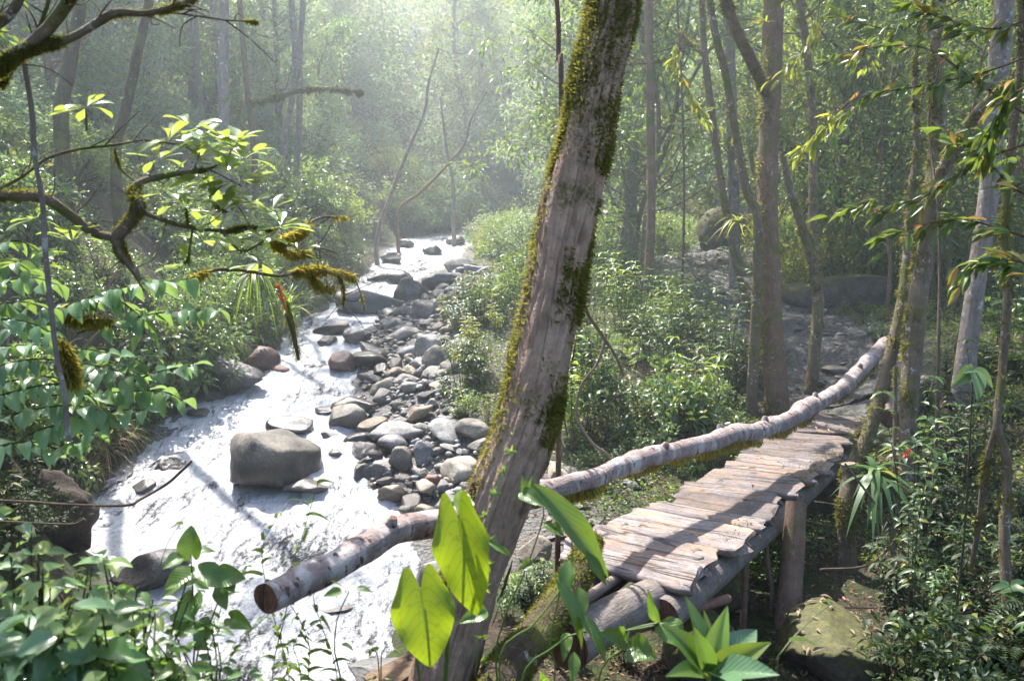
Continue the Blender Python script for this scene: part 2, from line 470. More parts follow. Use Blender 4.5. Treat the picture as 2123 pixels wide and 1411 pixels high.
def wood_mat(name, c1, c2, c3, axis=0):
    m = M(name)
    ob = m.n('TexCoord').outputs['Object']; orr = m.n('ObjectInfo').outputs['Random']
    ofs = m.n('CombineXYZ', X=m.math('MULTIPLY', orr, 37.), Y=m.math('MULTIPLY', orr, 91.), Z=m.math('MULTIPLY', orr, 13.)).outputs[0]
    v = m.n('VectorMath', {'operation': 'ADD'}, i0=ob, i1=ofs).outputs[0]
    sc = [1., 1., 1.]; sc[axis] = .07
    g = m.math('MULTIPLY_ADD', m.noise(m.mapv(v, tuple(sc)), 30, 6, .7, .6), .6, m.math('MULTIPLY', m.noise(v, 22, 5, .7), .4))
    b = m.noise(v, 3.2, 4, .6); fi = m.noise(m.mapv(v, tuple(sc)), 160, 3, .7)
    col = m.ramp(m.math('MULTIPLY_ADD', fi, .25, m.math('MULTIPLY', g, .8)), [(.34, tuple(c*.55 for c in c1)), (.48, c1), (.70, c2)])
    big = m.noise(m.mapv(v, (1.4, 4., 4.) if axis == 0 else (4., 4., 1.4)), 1.6, 5, .7)
    col = m.mix(m.ramp(big, [(.42, (.75, .75, .75)), (.58, (0, 0, 0))]), col, m.mix(1., col, (.62, .60, .60), 'MULTIPLY'))
    col = m.mix(m.ramp(b, [(.46, (0, 0, 0)), (.66, (.85, .85, .85))]), col, m.mix(g, tuple(c*.6 for c in c3), c3))
    col = m.n('HueSaturation', Hue=.5, Saturation=1., Value=m.math('MULTIPLY_ADD', orr, .6, .7), Color=col).outputs[0]
    ck = m.math('ABSOLUTE', m.math('SUBTRACT', m.noise(m.mapv(v, tuple(sc)), 5, 3, .6, .5), .5))
    ckm = m.ramp(ck, [(.004, (1, 1, 1)), (.014, (0, 0, 0))])
    col = m.mix(m.math('MULTIPLY', ckm, .6), col, (.03, .022, .018))
    mo = m.ramp(m.noise(v, 5, 5, .7), [(.64, (0, 0, 0)), (.70, (1, 1, 1))])
    col = m.mix(m.math('MULTIPLY', mo, .55), col, (.07, .07, .03))
    p = m.n('BsdfPrincipled', Base_Color=col, Roughness=.85, Normal=m.bump(m.math('SUBTRACT', m.math('MULTIPLY_ADD', fi, .6, g), m.math('MULTIPLY', ckm, .8)), 1., .03))
    p.inputs['Specular IOR Level'].default_value = .3
    return m.done(p.outputs[0])

L_ = {}
L_['glossy'] = leaf_mat('glossy_dark_leaf', (.055, .100, .042), (.110, .175, .066), (.26, .24, .04), .03, tcol=(.30, .42, .05), rough=.28, tmix=.36)
L_['mid'] = leaf_mat('mid_green_leaf', (.055, .110, .035), (.120, .205, .055), (.30, .28, .04), .03, tcol=(.34, .48, .06), rough=.40, tmix=.45)
L_['bright'] = leaf_mat('bright_green_leaf', (.085, .155, .028), (.165, .255, .045), (.38, .34, .04), .04, tcol=(.46, .58, .05), rough=.40, tmix=.50)
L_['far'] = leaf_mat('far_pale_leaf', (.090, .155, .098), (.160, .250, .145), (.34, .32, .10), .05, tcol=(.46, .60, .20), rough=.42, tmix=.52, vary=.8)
L_['yellow'] = leaf_mat('yellow_green_leaf', (.115, .150, .030), (.225, .265, .045), (.45, .32, .04), .05, tcol=(.52, .58, .05), rough=.42, tmix=.50)
L_['deep'] = leaf_mat('shade_darkened_leaf', (.008, .019, .007), (.021, .042, .013), (.08, .07, .02), .03, tcol=(.09, .15, .02), rough=.55, spec=.3, tmix=.25)  # leaf green darkened to imitate the shade of the gully
L_['cover'] = leaf_mat('ground_cover_leaf', (.040, .090, .024), (.095, .170, .038), (.26, .26, .04), .02, tcol=(.36, .50, .04), rough=.48, tmix=.42)
L_['hero'] = leaf_mat('hero_green_leaf', (.045, .105, .026), (.095, .180, .040), None, .05, tcol=(.30, .46, .03), rough=.30, tmix=.42, veins=True, vary=.3)
L_['lime'] = leaf_mat('lime_heart_leaf', (.150, .240, .014), (.180, .270, .018), None, .05, tcol=(.50, .60, .008), rough=.45, tmix=.62, veins=True, vary=.1)
L_['rosette'] = leaf_mat('rosette_leaf', (.10, .165, .06), (.17, .25, .075), (.46, .26, .04), .04, tcol=(.60, .70, .08), rough=.25, tmix=.45)
L_['droop'] = leaf_mat('drooping_leaf', (.075, .150, .085), (.150, .250, .125), (.36, .33, .04), .05, tcol=(.36, .52, .04), rough=.26, tmix=.38)
L_['red'] = leaf_mat('olive_and_rust_leaf', (.045, .080, .026), (.100, .150, .038), (.42, .13, .04), .025, tcol=(.32, .42, .04), rough=.36, tmix=.40)
L_['pale'] = leaf_mat('pale_soft_leaf', (.085, .165, .060), (.160, .260, .105), (.34, .32, .06), .04, tcol=(.40, .56, .08), rough=.34, tmix=.42)
L_['under'] = leaf_mat('undergrowth_leaf', (.026, .065, .020), (.066, .125, .032), (.24, .22, .03), .03, tcol=(.20, .32, .03), rough=.42, tmix=.36, vary=.8)
L_['blue'] = leaf_mat('blue_green_leaf', (.040, .100, .050), (.075, .150, .075), None, .05, tcol=(.14, .28, .04), rough=.38, tmix=.18, veins=True, vary=.3)
L_['litter'] = leaf_mat('dead_leaf', (.10, .065, .035), (.24, .18, .12), (.30, .14, .04), .1, tcol=(.2, .12, .05), tmix=.15, rough=.7)
L_['scarlet'] = leaf_mat('scarlet_bract', (.50, .05, .03), (.60, .10, .05), None, .05, tcol=(.7, .1, .05), tmix=.3)
L_['straw'] = leaf_mat('straw_blade', (.16, .11, .04), (.28, .20, .07), None, .05, tcol=(.3, .2, .06), tmix=.3, rough=.6)
MO = moss_mat('yellow_moss', (.032, .034, .010), (.160, .158, .034), (.46, .45, .08), .42)
MO2 = moss_mat('hanging_moss', (.090, .080, .016), (.320, .280, .055), (.66, .56, .10), .48)
STEM = bark_mat('green_brown_stem', (.035, .040, .015), (.10, .10, .04), mossamt=0, lichen=0)
TWIG = bark_mat('brown_twig', (.05, .035, .025), (.16, .115, .08), mossamt=.15, lichen=.2)
# ================================================================== TERRAIN
rows = [  # photo row, left edge px, right edge px, water level
    (1340, 190, 900, -3.60), (1250, 190, 930, -3.57), (1150, 180, 905, -3.52), (1050, 165, 850, -3.42), (1000, 200, 800, -3.32), (950, 260, 745, -3.2),
    (880, 330, 715, -2.99), (830, 400, 745, -2.82), (780, 530, 770, -2.64), (720, 565, 780, -2.42), (660, 615, 800, -2.14),
    (620, 690, 835, -1.93), (580, 735, 870, -1.66), (545, 765, 950, -1.36), (515, 790, 985, -1.02), (492, 840, 1000, -.72)]
SY, SL, SR, SZ = [], [], [], []
for py, a, b, z in rows:
    pa, pb = gp(a, py, z), gp(b, py, z)
    SY.append(pa[1]); SL.append(pa[0]); SR.append(pb[0]); SZ.append(z)
SY = [-10., 2.5, 4.4, 5.3] + SY; SL = [-13., -9.5, -7.0, -5.0] + SL; SR = [-9., -5.6, -2.9, -1.5] + SR; SZ = [-4.0, -3.75, -3.7, -3.66] + SZ
SY += [SY[-1] + 8, SY[-1] + 20]; SL += [SL[-1] + 3.5, SL[-1] + 12]; SR += [SR[-1] + 3.5, SR[-1] + 12]; SZ += [-.2, .6]
SY, SL, SR, SZ = map(np.array, (SY, SL, SR, SZ))
o_ = np.argsort(SY); SY, SL, SR, SZ = SY[o_], SL[o_], SR[o_], SZ[o_]
def stream(Y):
    return np.interp(Y, SY, SL), np.interp(Y, SY, SR), np.interp(Y, SY, SZ)

CPX = [(830, 1060, -3.28), (900, 900, -2.88), (900, 760, -2.35), (960, 650, -1.80), (1000, 570, -1.3), (1060, 520, -.9), (1000, 900, -2.75), (1000, 760, -2.3),
       (1250, 960, -2.95), (1250, 800, -2.5), (1250, 700, -2.0), (1220, 600, -1.5), (1320, 530, -.9), (1120, 1150, -3.25),
       (1750, 800, -2.62), (1650, 690, -2.12), (1550, 620, -1.72), (1450, 560, -1.35), (1500, 500, -.8), (1480, 850, -2.75), (1400, 900, -2.85),
       (1740, 640, -1.8), (1900, 700, -1.9), (2060, 730, -1.85), (1620, 1411, -4.1), (1850, 1300, -3.85), (2060, 1350, -3.5), (1800, 1080, -3.5), (2050, 1020, -2.95),
       (1960, 860, -2.5), (2110, 800, -2.1), (1400, 1270, -3.75), (1250, 1411, -3.7), (1560, 1130, -3.3),
       (90, 1010, -3.1), (0, 800, -1.7), (200, 700, -1.45), (400, 660, -1.7), (600, 570, -1.35), (720, 510, -.9), (300, 480, -.2)]
CW = [tuple(gp(*c)) for c in CPX]
CW += [(2.55, 7.0, -4.5), (3.0, 7.6, -4.3), (2.1, 6.4, -4.4), (3.3, 6.6, -4.3)]
CW += [(0, 0, -1.75), (1.2, .5, -1.9), (2.5, 2, -2.4), (3.5, 4.5, -3.7), (4.5, 2.5, -3.0), (.3, 2.6, -2.35), (-1.3, 2.6, -2.3), (-2.6, 3.2, -2.5), (-1.0, 4.0, -3.0), (-2.2, 4.4, -3.2),
       (-8, 12, .4), (-12, 15, 2.6), (-20, 20, 7), (-13, 26, 3.2), (-24, 38, 11), (-6, 24, .6), (-9, 34, 2.2),
       (2, 48, 2.0), (0, 60, 10), (10, 46, 1.6), (14, 54, 7), (22, 36, 4), (10, 30, -.2), (17, 26, 1.2), (16, 17, -.4), (24, 22, 4), (12, 12.5, -1.6), (26, 12, 1.5), (30, 58, 14), (5, 90, 26),
       (-20, 60, 13), (60, 60, 22), (-60, 60, 30), (60, 10, 8), (-60, 10, 16), (60, -10, 8), (-60, -10, 14), (0, -10, -.5), (20, -8, 0), (-14, 2, 2), (-10, 5, .5), (10, 3, -2), (-60, 110, 42), (60, 110, 42)]
CW = np.array(CW)
def _tps(r2): return np.where(r2 > 0, r2 * np.log(np.maximum(r2, 1e-12)) * .5, 0)
_n = len(CW); _S = 12.
_p = CW[:, :2] / _S
_K = _tps(((_p[:, None] - _p[None]) ** 2).sum(-1)) + np.eye(_n) * .004
_A = np.zeros((_n+3, _n+3)); _A[:_n, :_n] = _K; _A[:_n, _n] = 1; _A[:_n, n1:=_n+1] = _p[:, 0]; _A[:_n, _n+2] = _p[:, 1]; _A[_n:, :_n] = _A[:_n, _n:].T
_w = np.linalg.solve(_A, np.concatenate([CW[:, 2], [0, 0, 0]]))
def base_z(X, Y):
    X = np.asarray(X, float); Y = np.asarray(Y, float)
    q = np.stack([X, Y], -1) / _S; sh = q.shape[:-1]; q = q.reshape(-1, 2)
    out = np.empty(len(q))
    for i in range(0, len(q), 20000):
        d = _tps(((q[i:i+20000, None] - _p[None]) ** 2).sum(-1))
        out[i:i+20000] = d @ _w[:_n] + _w[_n] + q[i:i+20000] @ _w[_n+1:]
    return out.reshape(sh)
def ground_z(X, Y):
    X = np.asarray(X, float); Y = np.asarray(Y, float)
    z = base_z(X, Y)
    P = np.stack([X, Y, 0*X], -1)
    z = z + .14 * fbm(P * .45, 3, 11) + .035 * fbm(P * 2.6, 3, 12)
    l, r, zw = stream(Y); far = sstep(44, 50, Y)
    wig = .28 * fbm(P * .9, 2, 4)
    eL = l - X + wig; eR = X - r + wig; inside = -np.maximum(eL, eR)
    k = np.where(eL > eR, sstep(-.05, 1.1, eL), sstep(-.05, 2.2, eR))
    out = (zw + .05) * (1 - k) + np.maximum(z, zw + .04) * k
    out = np.where(inside > 0, zw + .05 - .45 * sstep(0, .8, inside), out)
    return out * (1 - far) + z * far
def gz(x, y): return float(ground_z(np.array([x]), np.array([y]))[0])
def hit(px, py, dmin=2.0, dmax=80.):
    """ground point under a photo pixel"""
    t = np.geomspace(dmin, dmax, 600); P = ray(px, py)[None] * t[:, None]
    below = P[:, 2] < ground_z(P[:, 0], P[:, 1])
    i = np.argmax(below) if below.any() else len(t) - 1
    p = P[i].copy(); p[2] = gz(p[0], p[1]); return p

PATH = np.array([hit(*p)[:2] for p in [(1790, 830), (1700, 745), (1640, 690), (1560, 640), (1470, 585), (1440, 550), (1500, 510), (1520, 490)]])
PATHC = smooth_line(np.c_[PATH, np.zeros(len(PATH))], 90)[:, :2]
PATHW = np.interp(np.linspace(0, 1, 90), [0, .12, .3, .5, .8, 1], [.75, 1.15, 1.35, 1.2, 1.0, .9])
def path_d(X, Y):
    X = np.asarray(X, float); Y = np.asarray(Y, float)
    d = np.sqrt((X[..., None] - PATHC[:, 0]) ** 2 + (Y[..., None] - PATHC[:, 1]) ** 2) - PATHW
    return d.min(-1)

def grid_faces(ny, nx):
    i = np.arange(ny-1)[:, None] * nx; j = np.arange(nx-1)[None]
    return np.stack([i + j, i + j + 1, i + nx + j + 1, i + nx + j], -1).reshape(-1, 4)
ys = np.concatenate([np.linspace(-12, 2, 20, endpoint=False), np.geomspace(2, 120, 330)])
xs = np.concatenate([-np.geomspace(70, .05, 190), np.geomspace(.05, 70, 190)]); 
xn = np.sinh(np.linspace(-3.4, 3.4, 380)); xn = xn / xn.max()
GX = xn[None] * np.clip(18 + np.maximum(ys, 0) * .9, 18, 75)[:, None]; GY = np.broadcast_to(ys[:, None], GX.shape)
GZ = ground_z(GX, GY)
gg = G()
_l, _r, _zw = stream(GY)
# 'amt' : 1 = stones / wet silt by the water, .5 = mud, 0 = forest soil
gravel = np.clip(sstep(3.2, .6, GX - _r) * (GX > _l + .1) * (GY < 45) * sstep(7.2, 9.0, GY), 0, 1)
gravel = np.maximum(gravel, sstep(.8, 0, path_d(GX, GY)) * .9)
gg.add(np.stack([GX, GY, GZ], -1), grid_faces(*GX.shape), att=gravel.ravel())
m = M('forest_soil'); ob = m.n('TexCoord').outputs['Object']
a = m.n('Attribute', {'attribute_name': 'amt'}).outputs['Fac']
n1 = m.noise(ob, 1.1, 6, .65); n2 = m.noise(ob, 14, 6, .7); n3 = m.noise(ob, 60, 3)
soil = m.ramp(m.math('MULTIPLY_ADD', n2, .5, m.math('MULTIPLY', n3, .5)), [(.36, (.012, .009, .006)), (.5, (.045, .032, .020)), (.66, (.12, .088, .055))])
soil = m.mix(m.ramp(n1, [(.46, (0, 0, 0)), (.58, (.85, .85, .85))]), soil, m.ramp(n2, [(.35, (.012, .022, .006)), (.65, (.045, .075, .014))]))
vo = m.n('TexVoronoi', Vector=ob, Scale=22.)
peb = m.mix(m.math('MULTIPLY', n2, .7), m.n('MixRGB', Fac=.85, Color1=m.n('RGBToBW', Color=vo.outputs['Color']).outputs[0], Color2=(.13, .12, .11)).outputs[0], (.03, .028, .027))
col = m.mix(a, soil, peb)
hgt = m.math('SUBTRACT', m.math('MULTIPLY', n2, 1.4), m.math('MULTIPLY', a, vo.outputs['Distance']))
p = m.n('BsdfPrincipled', Base_Color=col, Roughness=m.math('MULTIPLY_ADD', a, -.2, .9), Normal=m.bump(hgt, .9, .06))
p.inputs['Specular IOR Level'].default_value = .3
setting('ground', gg, m.done(p.outputs[0]))

# ------------------------------------------------------------------ muddy path
g = G(); nx = 64
T2 = unit(np.gradient(PATHC, axis=0)); N2 = np.stack([T2[:, 1], -T2[:, 0]], -1)
PC = smooth_line(np.c_[PATHC, np.zeros(90)], 620)[:, :2]; PN = np.stack([np.interp(np.linspace(0, 89, 620), np.arange(90), N2[:, k]) for k in (0, 1)], -1); PW = np.interp(np.linspace(0, 89, 620), np.arange(90), PATHW)
sx_ = np.linspace(-1.12, 1.12, nx)
X = PC[:, None, 0] + PN[:, None, 0] * sx_[None] * PW[:, None]; Y = PC[:, None, 1] + PN[:, None, 1] * sx_[None] * PW[:, None]
PP = np.stack([X, Y, 0*X], -1)
Z = ground_z(X, Y) + .05 * (1 - np.abs(sx_[None]) ** 4) - .01 + .07 * fbm(PP * 2.2, 3, 31) + .045 * np.abs(fbm(PP * 5, 3, 33)) + .02 * np.clip(fbm(PP * 11, 2, 37) * 2, 0, 1) - .1 * sstep(.85, 1.1, np.abs(sx_))[None] * (1 + fbm(PP * 1.7, 2, 35))
g.add(np.stack([X, Y, Z], -1), grid_faces(620, nx))
m = M('wet_mud'); ob = m.n('TexCoord').outputs['Object']
n1 = m.noise(ob, 2.5, 6, .6); n2 = m.noise(ob, 18, 6, .7); vo = m.n('TexVoronoi', Vector=ob, Scale=9.)
c = m.ramp(m.math('MULTIPLY_ADD', n2, .6, m.math('MULTIPLY', n1, .4)), [(.36, (.016, .014, .013)), (.5, (.052, .047, .044)), (.64, (.15, .142, .135))])
c = m.mix(m.math('MULTIPLY', m.ramp(vo.outputs['Distance'], [(.25, (1, 1, 1)), (.5, (0, 0, 0))]), .8), c, m.n('RGBToBW', Color=vo.outputs['Color']).outputs[0], 'SOFT_LIGHT')
p = m.n('BsdfPrincipled', Base_Color=c, Roughness=m.ramp(n1, [(.36, (.42, .42, .42)), (.55, (.85, .85, .85))]), Normal=m.bump(m.math('SUBTRACT', n2, m.math('MULTIPLY', vo.outputs['Distance'], .6)), 1., .06))
setting('path', g, m.done(p.outputs[0]))

# ================================================================== ROCKS OF THE STREAM (placed by photo pixel, sized in photo pixels)
R_ = {}
R_['grey'] = rock_mat('grey_stone', (.115, .113, .11), (.27, .262, .245), attwet=True)
R_['tan'] = rock_mat('tan_stone', (.16, .14, .115), (.32, .285, .235), attwet=True)
R_['earth'] = rock_mat('dark_earth', (.016, .011, .008), (.045, .032, .022), rough=.95)
R_['dark'] = rock_mat('dark_wet_stone', (.075, .072, .072), (.16, .15, .15), wet=.6)
R_['slate'] = rock_mat('blue_grey_slate', (.095, .095, .105), (.20, .198, .21), attwet=True, rough=.55)
R_['rust'] = rock_mat('rust_stained_stone', (.10, .06, .05), (.19, .13, .12), stain=(.17, .055, .038), wet=.35)
R_['moss'] = rock_mat('mossy_stone', (.05, .045, .038), (.13, .12, .10), mossy=.86)
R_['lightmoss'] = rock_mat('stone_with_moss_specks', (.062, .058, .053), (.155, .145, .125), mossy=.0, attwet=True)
ROCKS = []   # (x, y, rx, z_top) for the foam
def stone(px, py, w, h, kind, label, seed, z=None, depth=None, rot=0., boxy=0., cuts=9, name='boulder', cat='boulder', group=None, sub=4, tilt=(0, 0), sink=.25, rough=.10, zoff=0.):
    """px,py: centre of the visible stone; w,h: its visible size in photo pixels"""
    c = hit(px, py + h * .3) if z is None else gp(px, py + h * .3, z)
    dd = c[1] / (CP - SP * ((py - 705.5) / FPX))
    W = ppx(w, dd); Hz = ppx(h, dd); x, y = float(c[0]), float(c[1])
    for it in range(6):                      # settle the stone on its ground so that its size and place agree with the photograph
        l, r, zw = stream(y); inw = l - .2 < x < r + .1
        zb = (float(zw) if inw else gz(x, y) if z is None else max(z, gz(x, y))) + zoff
        D = W * (depth or .8); cen = np.array([x, y, zb + Hz * (.5 - sink * .6)])
        last = it == 5
        g = G(); V = rock_mesh(g, (W, D, Hz * 1.25), seed, cuts=cuts, sub=sub if last else 2, off=cen, rot=rot, boxy=boxy, tilt=tilt, rough=rough)
        if last: break
        vis = V[V[:, 2] > zb - .02]
        q = vis[:, 1] * CP - vis[:, 2] * SP; pu = 1061.5 + FPX * vis[:, 0] / q; pv = 705.5 - FPX * (vis[:, 1] * SP + vis[:, 2] * CP) / q
        x += (px - (pu.max() + pu.min()) / 2) / FPX * q.mean(); W *= np.clip(w / (pu.max() - pu.min()), .8, 1.25); Hz *= np.clip(h / (pv.max() - pv.min()), .75, 1.3)
        dy = py - (pv.max() + pv.min()) / 2; slope_ = FPX * max(.25, -zb) / y ** 2
        y -= float(np.clip(dy / slope_, -.12 * y, .12 * y))
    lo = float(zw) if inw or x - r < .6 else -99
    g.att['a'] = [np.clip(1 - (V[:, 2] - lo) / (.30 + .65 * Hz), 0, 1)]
    ROCKS.append((cen[0], cen[1], W * .5, D * .5))
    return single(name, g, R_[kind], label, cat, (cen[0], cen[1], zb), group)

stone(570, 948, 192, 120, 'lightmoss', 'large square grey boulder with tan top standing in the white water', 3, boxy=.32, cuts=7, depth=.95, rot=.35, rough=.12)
stone(80, 1100, 230, 210, 'earth', 'dark undercut bank of earth and rock at the left water edge', 133, z=-3.5, boxy=.3, rough=.3, name='undercut_bank', cat='bank')
stone(606, 880, 104, 46, 'grey', 'flat topped grey boulder just behind the large square boulder', 14, boxy=.6, cuts=3)
stone(455, 770, 196, 86, 'slate', 'long dark slab tilted out of the left bank into the rapids', 5, boxy=.5, cuts=4, depth=.5, tilt=(0, .20), rot=-.1)
stone(542, 744, 84, 58, 'rust', 'glossy blue and rust boulder beside the tip of the long dark slab', 6, cuts=6)
stone(478, 741, 74, 26, 'slate', 'low flat rock behind the long dark slab', 7, boxy=.4)
stone(585, 766, 40, 22, 'rust', 'small reddish rock half under water below the rust boulder', 8)
stone(713, 748, 64, 46, 'rust', 'dark red rock alone in the middle of the rapids', 9, cuts=7)
stone(688, 680, 78, 34, 'grey', 'pointed grey slab leaning in the rapids upstream of the red rock', 10, boxy=.4, tilt=(0, -.2))
stone(683, 704, 42, 22, 'dark', 'small wet black rock below the pointed slab', 11)
stone(746, 695, 62, 30, 'dark', 'wet black rock with flat top at the edge of the cobbles', 12)
stone(768, 624, 150, 50, 'slate', 'broad low slab washed over by a thin sheet of water', 13, boxy=.3, cuts=4, depth=.7)
stone(858, 599, 72, 50, 'grey', 'round dark grey boulder heading the stony bar', 15)
stone(902, 611, 54, 36, 'grey', 'rounded brown grey boulder next to the round one heading the bar', 16)
stone(826, 574, 62, 26, 'dark', 'black wet rock across the upper rapids', 17)
stone(880, 574, 44, 22, 'dark', 'small black wet rock near the top of the bar', 18)
stone(838, 604, 40, 30, 'dark', 'brown wet rock against the round boulder of the bar', 19)
stone(935, 552, 82, 32, 'slate', 'smooth grey slab at the upper cascade', 20, boxy=.3)
stone(806, 560, 40, 18, 'dark', 'dark rock poking from the upper cascade', 21)
stone(885, 527, 46, 22, 'grey', 'grey rock in the middle of the top cascade under the shrubs', 22)
stone(832, 520, 40, 22, 'dark', 'dark rock splitting the top cascade', 23)
stone(985, 484, 62, 30, 'slate', 'pale ledge of rock at the head of the visible stream', 24, boxy=.5)
stone(940, 500, 44, 20, 'dark', 'dark rock below the pale ledge at the head of the stream', 25)
stone(856, 497, 34, 18, 'dark', 'small black rock at the head of the stream', 26)
stone(722, 866, 82, 64, 'grey', 'big rounded grey boulder at the water edge of the bar', 27)
stone(690, 838, 52, 18, 'dark', 'flat wet black rock upstream of the big rounded boulder', 28)
stone(688, 905, 44, 24, 'dark', 'wet black rock between the square boulder and the bar', 29)
stone(700, 945, 40, 30, 'dark', 'black dripping rock beside the square boulder', 30)
stone(632, 1006, 96, 34, 'dark', 'low wet slab in front of the square boulder', 31, boxy=.3)
stone(300, 1010, 50, 36, 'dark', 'small dark rock alone in the white water by the left bank', 32)
stone(356, 962, 66, 34, 'tan', 'brown rock washed by foam below the left bank', 33, sink=.6)
stone(415, 852, 54, 18, 'dark', 'low dark rock where the left bank meets the rapids', 34)
stone(318, 892, 48, 20, 'dark', 'flat dark rock at the foot of the left bank', 134)
stone(312, 1178, 178, 84, 'dark', 'wet dark boulder with water sheeting over its side, behind the heart leaved plants', 35, cuts=6, tilt=(0, -.25), depth=.6)
stone(690, 1252, 84, 22, 'dark', 'submerged dark rocks under the end of the log', 36, sink=.5)
stone(915, 1200, 112, 92, 'slate', 'blue grey boulder against the left of the leaning trunk', 37)
stone(782, 1395, 120, 62, 'grey', 'rough dark boulder beside the sawn board', 38, z=-3.3)
stone(822, 892, 116, 44, 'grey', 'long grey loaf shaped stone lying across the bar', 39, cuts=3)
stone(818, 916, 64, 44, 'slate', 'smooth oval blue grey stone below the loaf shaped one', 40, cuts=2)
stone(775, 882, 66, 46, 'tan', 'pale angular boulder behind the loaf shaped stone', 41)
stone(752, 938, 76, 44, 'grey', 'grey wedge stone at the waterline', 42)
stone(832, 952, 52, 60, 'tan', 'upright pale rock in the middle of the bar', 43, boxy=.3)
stone(786, 972, 84, 44, 'grey', 'brown grey rounded boulder at the lower waterline', 44)
stone(812, 1024, 58, 42, 'tan', 'pale angular stone at the lowest end of the waterline', 45, boxy=.3)
stone(886, 1056, 56, 42, 'tan', 'tan boulder at the foot of the bar above the log rail', 46)
stone(908, 955, 40, 26, 'rust', 'small orange tan stone on the bar', 47)
stone(880, 930, 44, 46, 'slate', 'upright slate stone in the bar', 48)
stone(1028, 646, 48, 28, 'grey', 'smooth grey egg shaped stone resting alone on the upper bar', 49, cuts=1)
stone(910, 742, 70, 56, 'lightmoss', 'mossy topped boulder amid the plants of the bar', 50)
stone(905, 682, 56, 42, 'grey', 'grey boulder on the bar behind the plants', 51)
stone(1172, 976, 84, 48, 'tan', 'pale layered boulder behind the leaning trunk', 52, boxy=.3)
stone(1108, 1140, 70, 60, 'tan', 'pale boulder under the near end of the bridge beside the trunk', 53)
stone(1128, 1195, 60, 40, 'tan', 'smaller pale stone under the near end of the bridge', 54)
stone(1740, 602, 236, 64, 'moss', 'long moss covered boulder beside the path', 55, boxy=.75, cuts=3, depth=.5)
stone(1938, 692, 44, 66, 'moss', 'rounded mossy boulder between the trunks beyond the bridge', 56, boxy=.4)
stone(1455, 478, 120, 76, 'moss', 'big mossy boulder at the upper bend of the path', 57, cuts=4)
MROCK = stone(1725, 1325, 240, 180, 'moss', 'broad mossy rock strewn with dead leaves in the gully', 58, z=-4.0, boxy=.5, cuts=8, depth=1.0, rough=.14)
stone(1465, 1205, 180, 130, 'moss', 'mossy boulder under the bridge deck', 59, z=-3.75, cuts=3)
stone(1455, 1335, 170, 150, 'moss', 'yellow mossy rock behind the broad leaved plant', 60, z=-3.9, cuts=3)
stone(1345, 935, 44, 20, 'moss', 'small moss topped stone on the forest floor behind the rail', 61)
stone(1560, 760, 60, 34, 'grey', 'grey stones at the edge of the muddy path', 62)
stone(1735, 768, 66, 20, 'tan', 'flat pale stone on the path before the bridge', 63)
stone(1520, 545, 60, 26, 'grey', 'grey rock across the upper path', 64)
stone(1400, 560, 50, 30, 'grey', 'grey rock beside the upper path', 65)

# cobbles of the bar: shared meshes, each stone an object of its own
protos = []
for k in range(14):
    g = G(); r = np.random.default_rng(100 + k)
    V = rock_mesh(g, (1, r.uniform(.55, .9), r.uniform(.34, .62)), 200 + k, cuts=r.integers(7, 16), sub=3, boxy=r.uniform(0, .6), rough=.09)
    protos.append(g)
def cobble_mesh(k, wet):
    g = protos[k]; g.att['a'] = [np.full(len(g.v[0]), .95 if wet else 0.) * 1.0 + 1e-4]
    return g
PM = {}
for k in range(14):
    for wet in (0, 1):
        for mt in ('grey', 'tan', 'slate'):
            if (k + {'grey': 0, 'tan': 1, 'slate': 2}[mt]) % 3 and mt != 'grey': continue
            PM[(k, wet, mt)] = cobble_mesh(k, wet).mesh('cobble', R_[mt])
keys = {w: [q for q in PM if q[1] == w] for w in (0, 1)}
placed = [(x, y, max(a, b) * .8) for x, y, a, b in ROCKS]
from itertools import count
ncob = 0
bar = [(742, 830), (690, 900), (690, 960), (780, 1040), (860, 1085), (1000, 1090), (1010, 960), (960, 860), (930, 780), (1000, 690), (1075, 640), (1050, 590), (940, 560), (850, 610), (790, 660), (760, 740)]
BW = np.array([hit(*p)[:2] for p in bar])
def in_poly(x, y, Pg):
    c = False; j = len(Pg) - 1
    for i in range(len(Pg)):
        if (Pg[i][1] > y) != (Pg[j][1] > y) and x < (Pg[j][0]-Pg[i][0]) * (y-Pg[i][1]) / (Pg[j][1]-Pg[i][1]) + Pg[i][0]: c = not c
        j = i
    return c
for _ in range(9000):
    if ncob >= 285: break
    x = rng.uniform(BW[:, 0].min(), BW[:, 0].max()); y = rng.uniform(BW[:, 1].min(), BW[:, 1].max())
    if not in_poly(x, y, BW): continue
    s = float(np.clip(rng.lognormal(-.98, .45), .15, .75)) * (1 if ncob < 150 else .62) * (1 + max(0, y - 12) * .02)
    if any((x-a)**2 + (y-b)**2 < (.33 * s + .56 * c)**2 for a, b, c in placed): continue
    placed.append((x, y, s * .5))
    l, r, zw = stream(y); edge = x - r
    wet = 1 if edge < .25 + rng.uniform(-.15, .15) else 0
    k = keys[wet][rng.integers(len(keys[wet]))]
    o = bpy.data.objects.new('river_stone', PM[k]); COL.objects.link(o)
    z = max(gz(x, y), float(zw) - .05)
    o.location = (x, y, z + s * .10 + rng.uniform(0, .06)); o.scale = (s, s, s * rng.uniform(.8, 1.2)); o.rotation_euler = (rng.normal() * .22, rng.normal() * .22, rng.uniform(0, 6.28))
    o['category'] = 'stone'; o['group'] = 'rounded stones of the bar beside the stream'
    o['label'] = 'wet dark river stone at the waterline of the stony bar' if wet else ('rounded dry river stone in the heap along the stream' if s > .24 else 'small dry cobble wedged between larger stones of the bar')
    ncob += 1
